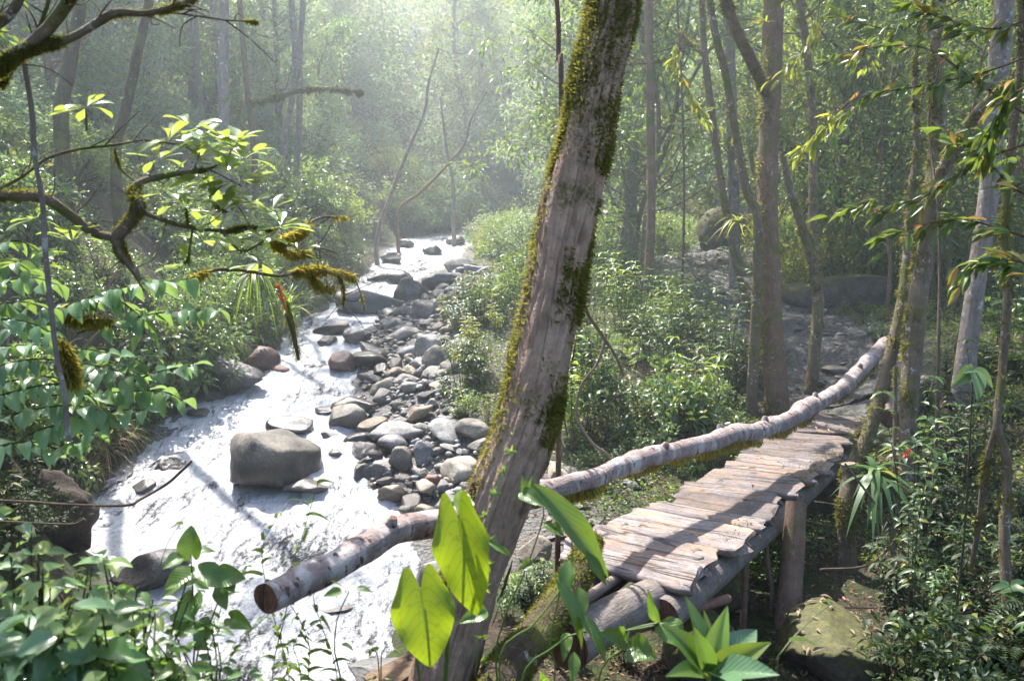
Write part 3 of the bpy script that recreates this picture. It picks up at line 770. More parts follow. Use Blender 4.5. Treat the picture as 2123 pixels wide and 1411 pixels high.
# the smallest pebbles filling the gaps
lows = []
for k in range(8):
    g = G(); r = np.random.default_rng(300 + k); V = rock_mesh(g, (1, r.uniform(.6, .9), r.uniform(.4, .7)), 300 + k, cuts=8, sub=2, boxy=.3, rough=.1); lows.append((V, g.f[0][0]))
gp_ = G(); cnt = 0
while cnt < 1300:
    x = rng.uniform(BW[:, 0].min() - .4, BW[:, 0].max()); y = rng.uniform(BW[:, 1].min(), BW[:, 1].max())
    if not in_poly(x, y, BW): continue
    V, F = lows[rng.integers(8)]; sz = rng.uniform(.05, .15) * (1 + max(0, y - 12) * .03); a = rng.uniform(0, 6.28); c, q = math.cos(a), math.sin(a)
    W_ = np.stack([V[:, 0]*c - V[:, 1]*q, V[:, 0]*q + V[:, 1]*c, V[:, 2]], -1) * sz + [x, y, gz(x, y) + sz * .15 + rng.uniform(0, .06)]
    gp_.add(W_, F, int(rng.integers(3)), att=1e-4 + .9 * (x - float(stream(y)[1]) < .3)); cnt += 1
setting('pebbles', gp_, [R_['grey'], R_['tan'], R_['slate']], 'stuff')
# loose stones on the path and the forest floor
for i in range(250):
    if i < 215:
        j = rng.integers(2, 80); w = PATHW[j] * rng.uniform(-.9, .9); x, y = PATHC[j] + N2[j] * w; s = min(.3, rng.lognormal(-2.1, .5))
        lab, grp = 'flat grey stone trodden into the muddy path', 'stones trodden into the muddy path'
    else:
        c = hit(rng.uniform(1130, 1330), rng.uniform(960, 1130)); x, y = c[:2]; s = rng.uniform(.08, .22)
        lab, grp = 'small stone on the forest floor between trunk and deck', 'stones on the floor between trunk and deck'
    o = bpy.data.objects.new('loose_stone', PM[keys[0][rng.integers(len(keys[0]))]]); COL.objects.link(o)
    o.location = (x, y, gz(x, y) + s * .12 + (.075 if i < 215 else 0)); o.scale = (s, s, s * .7); o.rotation_euler = (rng.normal() * .15, rng.normal() * .15, rng.uniform(0, 6.28))
    o['category'] = 'stone'; o['group'] = grp; o['label'] = lab

# ================================================================== WATER
wy = np.concatenate([np.linspace(-6, 4, 30, endpoint=False), np.linspace(4, 16, 330, endpoint=False), np.geomspace(16, 47, 200)])
nx = 130
l, r, zw = stream(wy)
k = np.linspace(-.06, 1.06, nx)
X = l[:, None] + (r - l)[:, None] * k[None]; Y = np.broadcast_to(wy[:, None], X.shape)
P = np.stack([X, Y, 0*X], -1)
slope = np.gradient(zw, wy)
turb = np.clip(.35 + slope * 2.4, .3, 1.3)[:, None]
Pf = np.stack([X * 1.7, Y * 1.0, 0*X], -1)
wv = .085 * fbm(Pf * 1.5, 3, 71) + .055 * np.abs(fbm(Pf * 3.7, 3, 72)) + .034 * np.abs(fbm(Pf * 8, 2, 73)) + .016 * fbm(P * 19, 2, 74)
foam = np.clip(.38 + .9 * slope[:, None] + .5 * fbm(Pf * .8, 2, 75), 0, 1)
pile = np.zeros_like(X)
for (a, b, rx, ry) in ROCKS:
    d = np.sqrt(((X - a) / (rx * 1.25 + .12)) ** 2 + ((Y - b) / (ry * 1.25 + .12)) ** 2)
    foam = np.maximum(foam, .95 * np.exp(-np.maximum(d - .85, 0) ** 2 * 4) * (.75 + .5 * vnoise(P * 4, 5)))
    dn = np.exp(-((X - a) / (rx + .1)) ** 2 * 1.5) * ((Y < b) * np.exp((Y - b) / (ry * 3 + .4)))
    foam = np.maximum(foam, .9 * dn)
    pile += .10 * np.exp(-((X - a) / (rx + .1)) ** 2) * np.exp(-((Y - b - ry) / (.25 + ry * .4)) ** 2)
calm = sstep(7.6, 6.6, Y) * sstep(-2.0, -1.2, X)
foam = np.clip(foam + .10, 0, 1) * (1 - .30 * calm)
Z = zw[:, None] + wv * turb * (1 - .35 * calm) + pile - .03
g = G(); g.add(np.stack([X, Y, Z], -1), grid_faces(len(wy), nx), att=foam.ravel() + 1e-4)
m = M('white_water'); ob = m.n('TexCoord').outputs['Object']
a = m.n('Attribute', {'attribute_name': 'amt'}).outputs['Fac']
st = m.mapv(ob, (2.6, .70, 1.2)); st2 = m.mapv(ob, (1.8, .8, 1.))
n0 = m.noise(st, 1.5, 8, .72, 1.2); n1 = m.noise(st2, 7., 8, .75, 1.0); n2 = m.noise(ob, 40., 4, .7)
f = m.math('ADD', m.math('MULTIPLY_ADD', n0, 2.6, -1.3), m.math('MULTIPLY_ADD', n1, 2.0, -1.0))
f = m.math('ADD', m.math('ADD', f, m.math('MULTIPLY_ADD', n2, .6, -.3)), a)
fac = m.ramp(f, [(.10, (0, 0, 0)), (.60, (1, 1, 1))])
hh = m.math('ADD', n1, m.math('MULTIPLY', n2, .7))
wb = m.n('BsdfPrincipled', Base_Color=m.mix(n1, (.030, .028, .024), (.13, .13, .13)), Roughness=.17, IOR=1.33, Normal=m.bump(hh, 1., .10))
fcol = m.ramp(m.math('ADD', m.math('MULTIPLY', n2, .35), m.math('ADD', m.math('MULTIPLY', n1, .45), m.math('MULTIPLY', n0, .3))), [(.38, (.16, .165, .18)), (.50, (.42, .425, .45)), (.62, (.64, .65, .68))])
fb = m.n('BsdfPrincipled', Base_Color=fcol, Roughness=.5, Normal=m.bump(hh, .9, .06))
setting('water', g, m.done(m.n('MixShader', i0=fac, i1=wb.outputs[0], i2=fb.outputs[0]).outputs[0]))
# ================================================================== LEANING MOSSY TREE IN FRONT
BARK_MAIN = bark_mat('leaning_trunk_bark', (.095, .058, .038), (.36, .25, .18), mossc=(.060, .052, .018), mossamt=.18, lichen=.12, lich=(.40, .36, .35), scale=.8)
BARK_BROWN = bark_mat('brown_forest_bark', (.055, .035, .025), (.24, .15, .105), mossamt=.55, lichen=.30)
BARK_PALE = bark_mat('pale_lichen_bark', (.10, .080, .068), (.29, .245, .215), mossamt=.35, lichen=.55, lich=(.46, .45, .42))
BARK_MOSS = bark_mat('mossy_bark', (.055, .042, .028), (.21, .16, .11), mossamt=.55, lichen=.55)
BARK_DARK = bark_mat('dark_mossy_bark', (.025, .018, .012), (.085, .062, .045), mossamt=.6, lichen=.35)
BARK_LOG = bark_mat('rail_bark', (.11, .075, .07), (.34, .27, .255), mossamt=.12, lichen=.2, bands=True)
CUT = wood_mat('cut_wood', (.16, .075, .045), (.30, .16, .10), (.28, .12, .07), axis=2)


def crown_proto(seed, R, n, L, W, squash=.6, gap=.0):
    """leafy crown around the origin: twigs with leaf sprays, gaps between them"""
    r = np.random.default_rng(seed); gl = G(); gt = G()
    ncl = n // 22
    for i in range(ncl):
        a = r.uniform(0, 2*np.pi); rr = R * r.uniform(.2, 1) ** .6; z = R * squash * r.normal() * .55
        c = np.array([math.cos(a) * rr, math.sin(a) * rr, z])
        if fbm(c[None] / R * 1.6 + seed, 2, seed)[0] < gap: continue
        if i % 3 == 0:
            tube(gt, smooth_line([np.zeros(3), c * .5 + r.normal(size=3) * .15, c], 6), np.linspace(.035, .008, 6) * R / 2, 4, caps=False)
        k = r.integers(12, 30)
        d = unit(unit(c) * .5 + r.normal(size=(k, 3)) * .8 + [0, 0, -.25])
        p = c + d * r.uniform(.0, .32, (k, 1)) * R / 2.2
        le = L * r.uniform(.6, 1.25, k)
        leaves(gl, p, d, unit(r.normal(size=(k, 3)) * .7 + [0, 0, 1]), le, le * W, T4)
    return gt, gl

CROWN = []
for i, (mt, gap) in enumerate([('mid', -.05), ('yellow', .0), ('bright', -.05)]):
    gt, gl = crown_proto(40 + i, 2.3, 3600, .15, .40, gap=gap)
    CROWN.append((gt.mesh('crown_twigs', TWIG), gl.mesh('crown', L_[mt])))

def add_crown(t, top, k, sc=1.0):
    a, b = CROWN[k % 3]
    off = np.asarray(top) - wloc(t)
    c = bpy.data.objects.new('crown', b); COL.objects.link(c); c.parent = t; c.location = off; c.scale = (sc,)*3; c.rotation_euler = (0, 0, rng.uniform(0, 6))
    d = bpy.data.objects.new('twig', a); COL.objects.link(d); d.parent = c

def near_tree(pts, wpx, label, mat, mossn=0, ext=None, crown=None, name='tree', cat='tree', sides=18, rough=.12, mossL=(.015, .04), thr=-.05, hang=.4, limbs=(), csc=1.0, group=None, ground=True, sector=None, fs=5, ridge=0., res=.09, nmax=110):
    """pts: photo polyline from the foot up with depths; wpx: widths in photo pixels"""
    P = poly(pts); W = np.array([ppx(w, p[2]) for w, p in zip(wpx, pts)]) / 2
    if ground:
        z0 = gz(P[0, 0], P[0, 1])
        if P[0, 2] > z0 + .05: P = np.vstack([[P[0, 0], P[0, 1], z0 - .15], P]); W = np.concatenate([[W[0] * 1.25], W])
        else: P[0, 2] = min(P[0, 2], z0 - .1)
    if ext:
        d = unit(P[-1] - P[-2]); d = unit(d * .7 + np.array([0, 0, .5]))
        P = np.vstack([P, P[-1] + d * ext * .5 + rng.normal(size=3) * .12, P[-1] + d * ext]); W = np.concatenate([W, [W[-1] * .85, W[-1] * .55]])
    n = int(np.clip(np.linalg.norm(np.diff(P, axis=0), axis=1).sum() / res, 14, nmax))
    s = np.concatenate([[0], np.cumsum(np.linalg.norm(np.diff(P, axis=0), axis=1))])
    C = smooth_line(P, n); Rr = np.interp(np.linspace(0, s[-1], n), s, W)
    t = thing(name, label, cat, tuple(P[0] + [0, 0, .12]), group)
    g = G(); fr = tube(g, C, Rr, sides, rough=rough, fs=fs / max(.05, Rr.mean()) * .12, seed=int(rng.integers(99)), ridge=ridge)
    tr = part('trunk', g, mat, t)
    if mossn:
        gm = G(); moss(gm, *fr[:2], fr[3], fr[4], mossn, L=mossL, hang=hang, thr=thr, seed=int(rng.integers(99)), sector=sector); 
        if gm.n: part('moss', gm, MO, t)
    for lp, lw in limbs:
        g = G(); LPp = poly(lp); C2 = smooth_line(LPp, 26); R2 = np.linspace(ppx(lw[0], lp[0][2]), ppx(lw[1], lp[-1][2]), 26) / 2
        f2 = tube(g, C2, R2, 10, rough=rough, seed=3); lo = part('limb', g, mat, t)
        if mossn:
            gm = G(); moss(gm, C2, R2, f2[3], f2[4], mossn // 4, L=mossL, hang=hang, thr=-.1)
            if gm.n: part('moss', gm, MO, lo)
    if crown is not None: add_crown(t, C[-1] + [0, 0, .6], crown, csc)
    return t, C, Rr, fr

# the big leaning trunk; its moss is lit along the sunny edge
pts = [(905, 1480, 4.75), (940, 1330, 4.8), (985, 1180, 4.88), (1040, 1020, 4.98), (1095, 860, 5.1), (1132, 680, 5.25), (1172, 470, 5.4), (1212, 290, 5.5), (1240, 130, 5.6), (1272, -20, 5.7)]
wp = [150, 136, 134, 138, 132, 130, 122, 116, 108, 112]
big, BC, BR, bfr = near_tree(pts, wp, 'big leaning tree with flaking bark and thick moss, in front of the log rail', BARK_MAIN, 0, ext=4.6, crown=1, sides=120, rough=.14, name='leaning_tree', csc=1.25, fs=7, ridge=.085, res=.022, nmax=440)
sun_side = unit(np.array([-.9, .25, .25]))
gm = G()
moss(gm, BC, BR, bfr[3], bfr[4], 12000, L=(.014, .040), hang=.25, thr=-.75, sector=(sun_side, .5), seed=4, t0=.12, t1=.6, fs=2.2)
cam_side = unit(np.array([.35, -1, .1]))
moss(gm, BC, BR, bfr[3], bfr[4], 15000, L=(.012, .040), hang=.5, thr=.05, seed=9, t0=.22, t1=.6, fs=1.2)
moss(gm, BC, BR, bfr[3], bfr[4], 9000, L=(.015, .05), hang=.7, thr=-.05, seed=12, t0=.24, t1=.6, fs=1.4, sector=(unit(np.array([1, -.3, 0])), .35))
moss(gm, BC, BR, bfr[3], bfr[4], 9000, L=(.012, .04), hang=.5, thr=-.12, seed=33, t0=.40, t1=.62, fs=1.6, sector=(cam_side, -.2))
part('moss', gm, MO, big)
g = G()   # loose strips of bark
for k in range(60):
    i = rng.integers(48, 240); th = rng.uniform(0, 6.28); D = bfr[3][i] * math.cos(th) + bfr[4][i] * math.sin(th)
    if D[1] > .2: continue
    hero_leaf(g, BC[i] + D * BR[i] * 1.0, BC[i] + D * (BR[i] * 1.06) + bfr[2][i] * rng.uniform(.10, .26), rng.uniform(.012, .04), D, 'lance', cup=.3, nu=5, nv=2)
o = part('bark_flake', g, BARK_MAIN, big); o['kind'] = 'stuff'
# thin straight stem rising beside it
near_tree([(1163, 250, 6.3), (1158, 120, 6.3), (1152, -20, 6.3)], [11, 11, 10], 'thin bare straight stem rising just beside the top of the leaning trunk', BARK_BROWN, 0, ext=3, name='sapling', sides=8)
# second mossy trunk leaning out under the deck
t, C, R, fr = near_tree([(1030, 1440, 4.5), (1110, 1320, 5.0), (1190, 1200, 5.5), (1230, 1120, 5.9)], [96, 80, 66, 46], 'short leaning trunk covered in yellow moss under the near end of the deck', BARK_DARK, 14000, name='mossy_stump', sides=24, mossL=(.012, .035), thr=-.35, ground=True)

# ------------------------------------------------------------------ trees of the right hand forest; some unseen crowns raised to shade the gully
near_tree([(1612, 860, 12.6), (1598, 640, 12.6), (1590, 420, 12.7), (1598, 200, 12.8), (1606, -20, 12.9)], [50, 46, 44, 42, 44], 'straight brown tree between undergrowth and muddy path, with a limb forking high', BARK_BROWN, 2600, ext=8.5, crown=0, sides=40, ridge=.06, res=.05, nmax=200, mossL=(.03, .07), sector=(unit(np.array([-1, -.2, 0])), .25),
          limbs=[([(1588, 190, 12.7), (1560, 130, 12.4), (1530, 70, 12.0), (1495, -20, 11.8)], (26, 20))])
near_tree([(1572, 480, 12.2), (1548, 400, 12.2), (1528, 290, 12.2), (1503, 150, 12.2), (1468, -20, 12.2)], [20, 18, 17, 16, 15], 'slim mossy tree leaning across to the straight brown tree, forking low', BARK_MOSS, 1500, ext=8, crown=1, mossL=(.03, .07), sides=12)
near_tree([(1562, 690, 14.0), (1540, 600, 14.), (1512, 480, 14.), (1484, 300, 14.), (1462, 120, 14.), (1455, -20, 14.)], [13, 14, 15, 16, 15, 14], 'slender crooked mossy tree standing left of the straight brown tree', BARK_MOSS, 1400, ext=9, crown=2, mossL=(.03, .07), sides=12,
          limbs=[([(1463, 118, 14.), (1430, 90, 14.2), (1400, 60, 14.3)], (10, 6))])
near_tree([(1524, 600, 20), (1522, 420, 20), (1516, 220, 20), (1512, 60, 20), (1510, -20, 20)], [24, 22, 22, 22, 22], 'pale reddish trunk standing beyond the path bend', BARK_PALE, 0, ext=5, crown=0, sides=16)
near_tree([(1680, 812, 13.4), (1696, 640, 13.4), (1686, 520, 13.4), (1686, 330, 13.5), (1684, 220, 13.5), (1668, 60, 13.6), (1660, -20, 13.6)], [22, 24, 20, 18, 16, 16, 15], 'slim mossy double stem at the near edge of the muddy path', BARK_MOSS, 2200, ext=8, crown=1, mossL=(.03, .07), sides=14,
          limbs=[([(1690, 600, 13.3), (1672, 500, 13.3), (1640, 400, 13.2), (1622, 320, 13.2)], (20, 14))])
near_tree([(1718, 560, 19), (1728, 420, 19), (1752, 260, 19), (1768, 180, 19), (1800, 60, 19)], [14, 14, 15, 14, 12], 'thin forked mossy tree behind the long moss covered boulder', BARK_MOSS, 1200, ext=4, crown=2, mossL=(.04, .08), sides=10, limbs=[([(1735, 400, 19), (1745, 330, 19), (1770, 200, 18.9), (1790, 150, 18.9)], (12, 9))])
near_tree([(1800, 560, 20), (1842, 420, 20), (1850, 360, 20), (1830, 270, 20), (1812, 240, 20)], [10, 10, 10, 9, 8], 'thin bent stem in the sunlit leaves behind the long boulder', BARK_MOSS, 400, ext=2, mossL=(.04, .08), sides=8)
near_tree([(1880, 1010, 9.6), (1884, 860, 9.7), (1900, 640, 9.8), (1932, 420, 9.9), (1945, 250, 10), (1942, 120, 10), (1950, -20, 10)], [36, 37, 40, 36, 32, 26, 26], 'stout mossy tree at the far end of the bridge with a thick moss coated limb', BARK_MOSS, 4200, ext=4, crown=0, mossL=(.025, .06), sides=32, ridge=.06, sector=(unit(np.array([-1, -.3, .1])), .1),
          limbs=[([(1915, 520, 9.8), (1938, 400, 9.6), (1972, 320, 9.4), (2030, 230, 9.2), (2110, 160, 9.0)], (30, 22))])
near_tree([(1762, 985, 9.8), (1800, 900, 9.9), (1838, 770, 10.), (1868, 640, 10.1), (1880, 540, 10.2), (1888, 400, 10.3), (1900, 300, 10.4)], [30, 28, 26, 24, 20, 14, 10], 'leaning mossy tree holding up the far end of the log rail', BARK_MOSS, 3000, ext=2.5, crown=1, mossL=(.025, .06), sides=16, thr=-.2, csc=.8)
near_tree([(2000, 770, 11), (2022, 600, 11), (2050, 400, 11), (2066, 200, 11), (2085, -20, 11)], [42, 38, 38, 40, 40], 'pale trunk blotched with white lichen beyond the stout mossy tree', BARK_PALE, 500, ext=4, crown=2, sides=20, mossL=(.03, .06))
near_tree([(2092, 1300, 7.2), (2082, 1120, 7.3), (2088, 960, 7.4), (2068, 880, 7.4), (2078, 760, 7.5), (2090, 600, 7.5), (2086, 430, 7.5)], [24, 22, 18, 16, 16, 17, 16], 'crooked stem with brown peeling bark and moss rising from the dark gully', BARK_MOSS, 1800, ext=3, crown=0, mossL=(.02, .05), sides=12, csc=.8,
          limbs=[([(2068, 880, 7.4), (2045, 960, 7.5), (2030, 1080, 7.6), (2010, 1200, 7.7)], (16, 10))])
near_tree([(1942, 900, 9.0), (1946, 700, 9.), (1948, 560, 9.1), (1944, 420, 9.2)], [7, 7, 6, 5], 'very thin upright stem in front of the lichen blotched trunk', TWIG, 0, ext=1.5, name='sapling', sides=6)
near_tree([(1756, 1140, 8.6), (1752, 1060, 8.6), (1760, 990, 8.7), (1758, 960, 8.7)], [36, 32, 30, 28], 'short mossy post carrying the green bromeliad', BARK_MOSS, 1600, name='tree_stump', cat='stump', sides=14, mossL=(.02, .05))
near_tree([(1345, 560, 17), (1350, 420, 17), (1348, 200, 17), (1345, -20, 17)], [18, 18, 17, 17], 'straight brown trunk just beyond the leaning tree with a sawn off side branch', BARK_BROWN, 400, ext=5, crown=1, csc=.45, sides=14, mossL=(.03, .07), limbs=[([(1345, 130, 17), (1320, 132, 16.8), (1300, 134, 16.7)], (6, 4)), ([(1345, 130, 17), (1365, 128, 16.9), (1378, 125, 16.9)], (6, 4))])
near_tree([(1418, 430, 15), (1414, 200, 15), (1402, -20, 15)], [5, 5, 5], 'thin pale vine like stem hanging straight between the trunks', TWIG, 0, ext=3, name='liana', cat='liana', sides=6)
near_tree([(1868, 560, 24), (1862, 380, 24), (1868, 200, 24), (1870, -20, 24)], [14, 13, 12, 12], 'dark thin trunk deep in the forest behind the stout mossy tree', BARK_BROWN, 0, ext=4, crown=2, sides=10)
near_tree([(1990, 560, 22), (1975, 380, 22), (1962, 150, 22), (1960, -20, 22)], [22, 22, 20, 20], 'grey trunk deep in the forest between stout mossy tree and lichen trunk', BARK_PALE, 0, ext=4, crown=0, sides=10)
near_tree([(1700, 420, 26), (1696, 200, 26), (1690, -20, 26)], [14, 14, 13], 'distant brown trunk above the path bend', BARK_BROWN, 0, ext=5, crown=1, sides=10)
near_tree([(1810, 470, 27), (1806, 250, 27), (1800, -20, 27)], [13, 12, 12], 'distant slim trunk above the long mossy boulder', BARK_PALE, 0, ext=5, crown=2, sides=10)
near_tree([(1300, 540, 21), (1306, 350, 21), (1296, -20, 21)], [10, 10, 9], 'slim dark stem in the undergrowth right behind the leaning tree', BARK_BROWN, 0, ext=5, crown=2, sides=8)
# trees of the left bank
near_tree([(126, 250, 13), (140, 160, 13), (156, 60, 13), (164, -20, 13)], [32, 28, 26, 26], 'dark leaning trunk nearest the mossy overhanging branches', BARK_DARK, 500, ext=5, crown=0, csc=.4, sides=14, mossL=(.03, .06))
near_tree([(240, 330, 14), (262, 220, 14), (285, 110, 14), (312, -20, 14)], [22, 22, 20, 18], 'second dark leaning trunk on the left bank', BARK_DARK, 400, ext=5, crown=2, csc=.4, sides=14, mossL=(.03, .06))
near_tree([(465, 310, 20), (464, 150, 20), (463, -20, 20)], [20, 19, 18], 'straight greyish trunk on the left bank above the rosette leaves', BARK_PALE, 0, ext=5, crown=0, csc=.4, sides=14)
near_tree([(527, 320, 21), (512, 180, 21), (496, -20, 21)], [12, 12, 11], 'slim slightly bowed trunk next to the straight greyish one', BARK_BROWN, 0, ext=5, crown=1, csc=.4, sides=10)
near_tree([(606, 400, 24), (590, 300, 24), (606, 200, 24), (612, 100, 24), (604, -20, 24)], [13, 14, 13, 13, 12], 'whitish bowed trunk of the close pair across the stream', BARK_PALE, 0, ext=5, crown=1, sides=10)
near_tree([(612, 400, 24.4), (620, 250, 24.4), (622, 100, 24.4), (628, -20, 24.4)], [12, 13, 12, 12], 'straight whitish trunk of the close pair across the stream', BARK_PALE, 0, ext=5, crown=2, sides=10)
near_tree([(782, 490, 27), (812, 400, 27), (842, 320, 27), (880, 230, 27)], [9, 9, 8, 6], 'thin whitish pole leaning over the left side of the upper cascade', BARK_PALE, 0, ext=2, name='leaning_pole', cat='dead tree', sides=8)
near_tree([(826, 440, 30), (870, 400, 30), (920, 350, 30), (962, 300, 30)], [7, 7, 6, 5], 'thin brown pole slanting across the gap above the stream', BARK_BROWN, 0, ext=2, name='leaning_pole', cat='dead tree', sides=8)
near_tree([(940, 400, 32), (934, 350, 32), (926, 310, 32)], [8, 7, 6], 'short white stem in the shade above the head of the stream', BARK_PALE, 0, ext=2, name='sapling', sides=8)

# ================================================================== FOOTBRIDGE
WOOD = wood_mat('weathered_plank', (.20, .172, .165), (.42, .372, .36), (.40, .27, .19))
LOGW = bark_mat('old_log', (.06, .05, .045), (.25, .21, .185), mossamt=.35, lichen=.2)
le_px = [(1170, 1150), (1262, 1086), (1388, 1030), (1470, 980), (1545, 938), (1610, 905), (1690, 858)]
re_px = [(1412, 1212), (1512, 1134), (1600, 1055), (1665, 1000), (1716, 962), (1766, 915), (1802, 862)]
zd = np.linspace(-2.48, -2.74, 7) - .03 * np.sin(np.linspace(0, np.pi, 7))
LE = smooth_line([gp(*p, z) for p, z in zip(le_px, zd)], 200); RE = smooth_line([gp(*p, z) for p, z in zip(re_px, zd)], 200)
BR_DIR = unit(LE[-1] - LE[0])
bridge = thing('footbridge', 'rustic footbridge of split log planks climbing over the gully to the muddy path', 'bridge', tuple((LE[0] + RE[0]) / 2))
NP = 15; e = np.linspace(0, 199, NP + 1)
e[1:-1] += rng.uniform(-3.2, 3.2, NP - 1)
for k in range(NP):
    r = np.random.default_rng(500 + k)
    i0, i1 = e[k] + .35, e[k+1] - r.uniform(.1, 1.0)
    f = lambda E, i: np.array([np.interp(i, np.arange(200), E[:, c]) for c in range(3)])
    A0, A1, B0, B1 = f(LE, i0), f(LE, i1), f(RE, i0), f(RE, i1)
    cA, cB = (A0 + A1) / 2, (B0 + B1) / 2
    ax = unit(cB - cA); cA = cA - ax * r.uniform(-.05, .09); cB = cB + ax * r.uniform(-.05, .09)
    w = .5 * (np.linalg.norm(A1 - A0) + np.linalg.norm(B1 - B0)); th = r.uniform(.055, .085)
    nu, nc = 22, 16
    g = G(); a_ = np.linspace(0, 2*np.pi, nc, endpoint=False)
    cx = np.sign(np.cos(a_)) * np.abs(np.cos(a_)) ** .45; cz = np.where(np.sin(a_) > 0, np.abs(np.sin(a_)) ** .8 * .42, -np.abs(np.sin(a_)) ** .9)
    V = []
    yd = unit(np.cross([0, 0, 1], ax)); zu = np.cross(ax, yd)
    roll = r.normal() * .05
    for i in range(nu):
        t = i / (nu - 1); c = cA + (cB - cA) * t
        wi = w * (.5 + .10 * fbm(np.array([[t * 3.2, k * 3.1, 0]]), 3, 7)[0]); 
        sh = 1.0 if 0 < i < nu - 1 else .9
        hh = th * (1 + .18 * fbm(np.array([[t * 2.2, k * 1.7, 5]]), 2, 8)[0]) * sh
        endx = (0 if 0 < i < nu-1 else 1) * (.09 * fbm(np.stack([cx * 1.5, cz + k, cz * 0 + i], -1), 2, 9))
        y = cx * wi * sh; z = cz * hh
        z = z + np.where(cz > 0, .020 * fbm(np.stack([cx * 2 + 0*t, np.full(nc, t * 1.3 + k), cz], -1), 3, 15), 0)
        p = c + yd * (y * math.cos(roll) - z * math.sin(roll))[:, None] + zu * (z * math.cos(roll) + y * math.sin(roll))[:, None] + ax * endx[:, None] - np.array([0, 0, th * .2])
        V.append(p)
    V = np.array(V)
    ii = np.arange(nu-1)[:, None] * nc; jj = np.arange(nc)[None]; kk = (jj + 1) % nc
    ctr = (cA + cB) / 2
    ca, sa = ax[:2] / np.linalg.norm(ax[:2])
    loc = V.reshape(-1, 3) - ctr
    loc = np.stack([loc[:, 0]*ca + loc[:, 1]*sa, -loc[:, 0]*sa + loc[:, 1]*ca, loc[:, 2]], -1)
    g.add(loc, np.stack([ii+jj, ii+kk, ii+nc+kk, ii+nc+jj], -1).reshape(-1, 4))
    for q in (0, nu - 1):
        rr_ = loc[q*nc:(q+1)*nc]; g.add(np.vstack([rr_, rr_.mean(0)]), np.stack([np.arange(nc), (np.arange(nc)+1) % nc, np.full(nc, nc)], -1), smooth=False)
    o = part('plank', g, WOOD, bridge, local=True)
    o.location = ctr - wloc(bridge); o.rotation_euler = (0, 0, math.atan2(sa, ca))
    if k == 0: o['label'] = 'nearest plank, pale and split along its length'
down = np.array([0, 0, -.22])
for nm, E, off, r0, e0, e1 in (('beam', LE, BR_DIR * 0 + (RE[0] - LE[0]) * .22, .13, .55, .5), ('beam', RE, (LE[0] - RE[0]) * .10, .125, .10, .6)):
    Q = np.vstack([E[0] - BR_DIR * e0 - [0, 0, .05 * (e0 > .3)], E[40], E[100], E[160], E[-1] + BR_DIR * e1]) + off + down
    C = smooth_line(Q, 60); g = G(); tube(g, C, np.linspace(r0, r0 * .85, 60), 18, rough=.10, seed=5, capmat=1); part('beam', g, [LOGW, CUT], bridge)
def post(pts, w, lab=None):
    P = poly(pts); P = np.vstack([P, [P[-1, 0], P[-1, 1], min(P[-1, 2], gz(P[-1, 0], P[-1, 1])) - .1]])
    C = smooth_line(P, 30); g = G(); W = np.interp(np.linspace(0, 1, 30), np.linspace(0, 1, len(w)), w)
    tube(g, C, ppx(W, pts[0][2]) / 2, 16, rough=.10, seed=8); o = part('post', g, LOGP, bridge)
    if lab: o['label'] = lab
LOGP = bark_mat('post_bark', (.075, .045, .03), (.25, .165, .12), mossamt=.4, lichen=.25)
post([(1651, 1040, 7.85), (1640, 1200, 7.7), (1622, 1411, 7.4)], [42, 46, 52, 54], 'tall round post under the right edge of the deck')
post([(1552, 1095, 7.3), (1546, 1175, 7.3)], [14, 13], 'short dark post under the deck')
post([(1592, 1060, 7.7), (1590, 1150, 7.7), (1600, 1222, 7.7)], [9, 9, 8], 'thin crooked stick under the deck')
g = G()   # moss along the right edge of the deck
for i in range(2600):
    j = rng.integers(0, 200)
    if fbm(np.array([[j * .09, 3., 1.]]), 2, 3)[0] < -.05: continue
    p = RE[j] + (LE[j] - RE[j]) * abs(rng.normal()) * .09 + [0, 0, rng.uniform(-.06, .035)]
    leaves(g, p[None], rdir(1, -.1), rdir(1), rng.uniform(.015, .045), .012, T3)
part('moss', g, MO, bridge)

# the log rail
rp = [(558, 1243, 4.15), (640, 1196, 4.4), (760, 1130, 4.75), (880, 1090, 5.1), (1000, 1062, 5.5), (1130, 1020, 5.95), (1215, 1000, 6.25), (1310, 962, 6.8), (1430, 928, 7.5), (1500, 908, 8.0), (1570, 893, 8.6), (1640, 866, 9.3), (1720, 820, 10.1), (1780, 775, 10.9), (1820, 730, 11.6), (1856, 700, 12.2)]
rw = [70, 68, 64, 62, 58, 48, 46, 42, 42, 42, 40, 38, 36, 33, 30, 28]
P = poly(rp); C = smooth_line(P, 170); s = np.concatenate([[0], np.cumsum(np.linalg.norm(np.diff(P, axis=0), axis=1))])
Rr = np.interp(np.linspace(0, s[-1], 170), s, [ppx(w, p[2]) / 2 for w, p in zip(rw, rp)])
C = C + .012 * np.stack([0*s[0] + fbm(np.c_[np.linspace(0, 22, 170), np.zeros((170, 2)) + k], 2, 60 + k) for k in range(3)], -1) * 2.2
knots = rng.integers(8, 165, 14)
Rk = Rr.copy()
for kx in knots: Rk += .014 * np.exp(-((np.arange(170) - kx) / 1.6) ** 2)
rail = thing('handrail_log', 'long crooked log rail with white lichen bands, sawn at its near end above the water', 'handrail', tuple(P[7]))
g = G(); fr = tube(g, C, Rk * .94, 36, rough=.20, fs=9, seed=21, capmat=1, stretch=.6)
part('log', g, [BARK_LOG, CUT], rail)
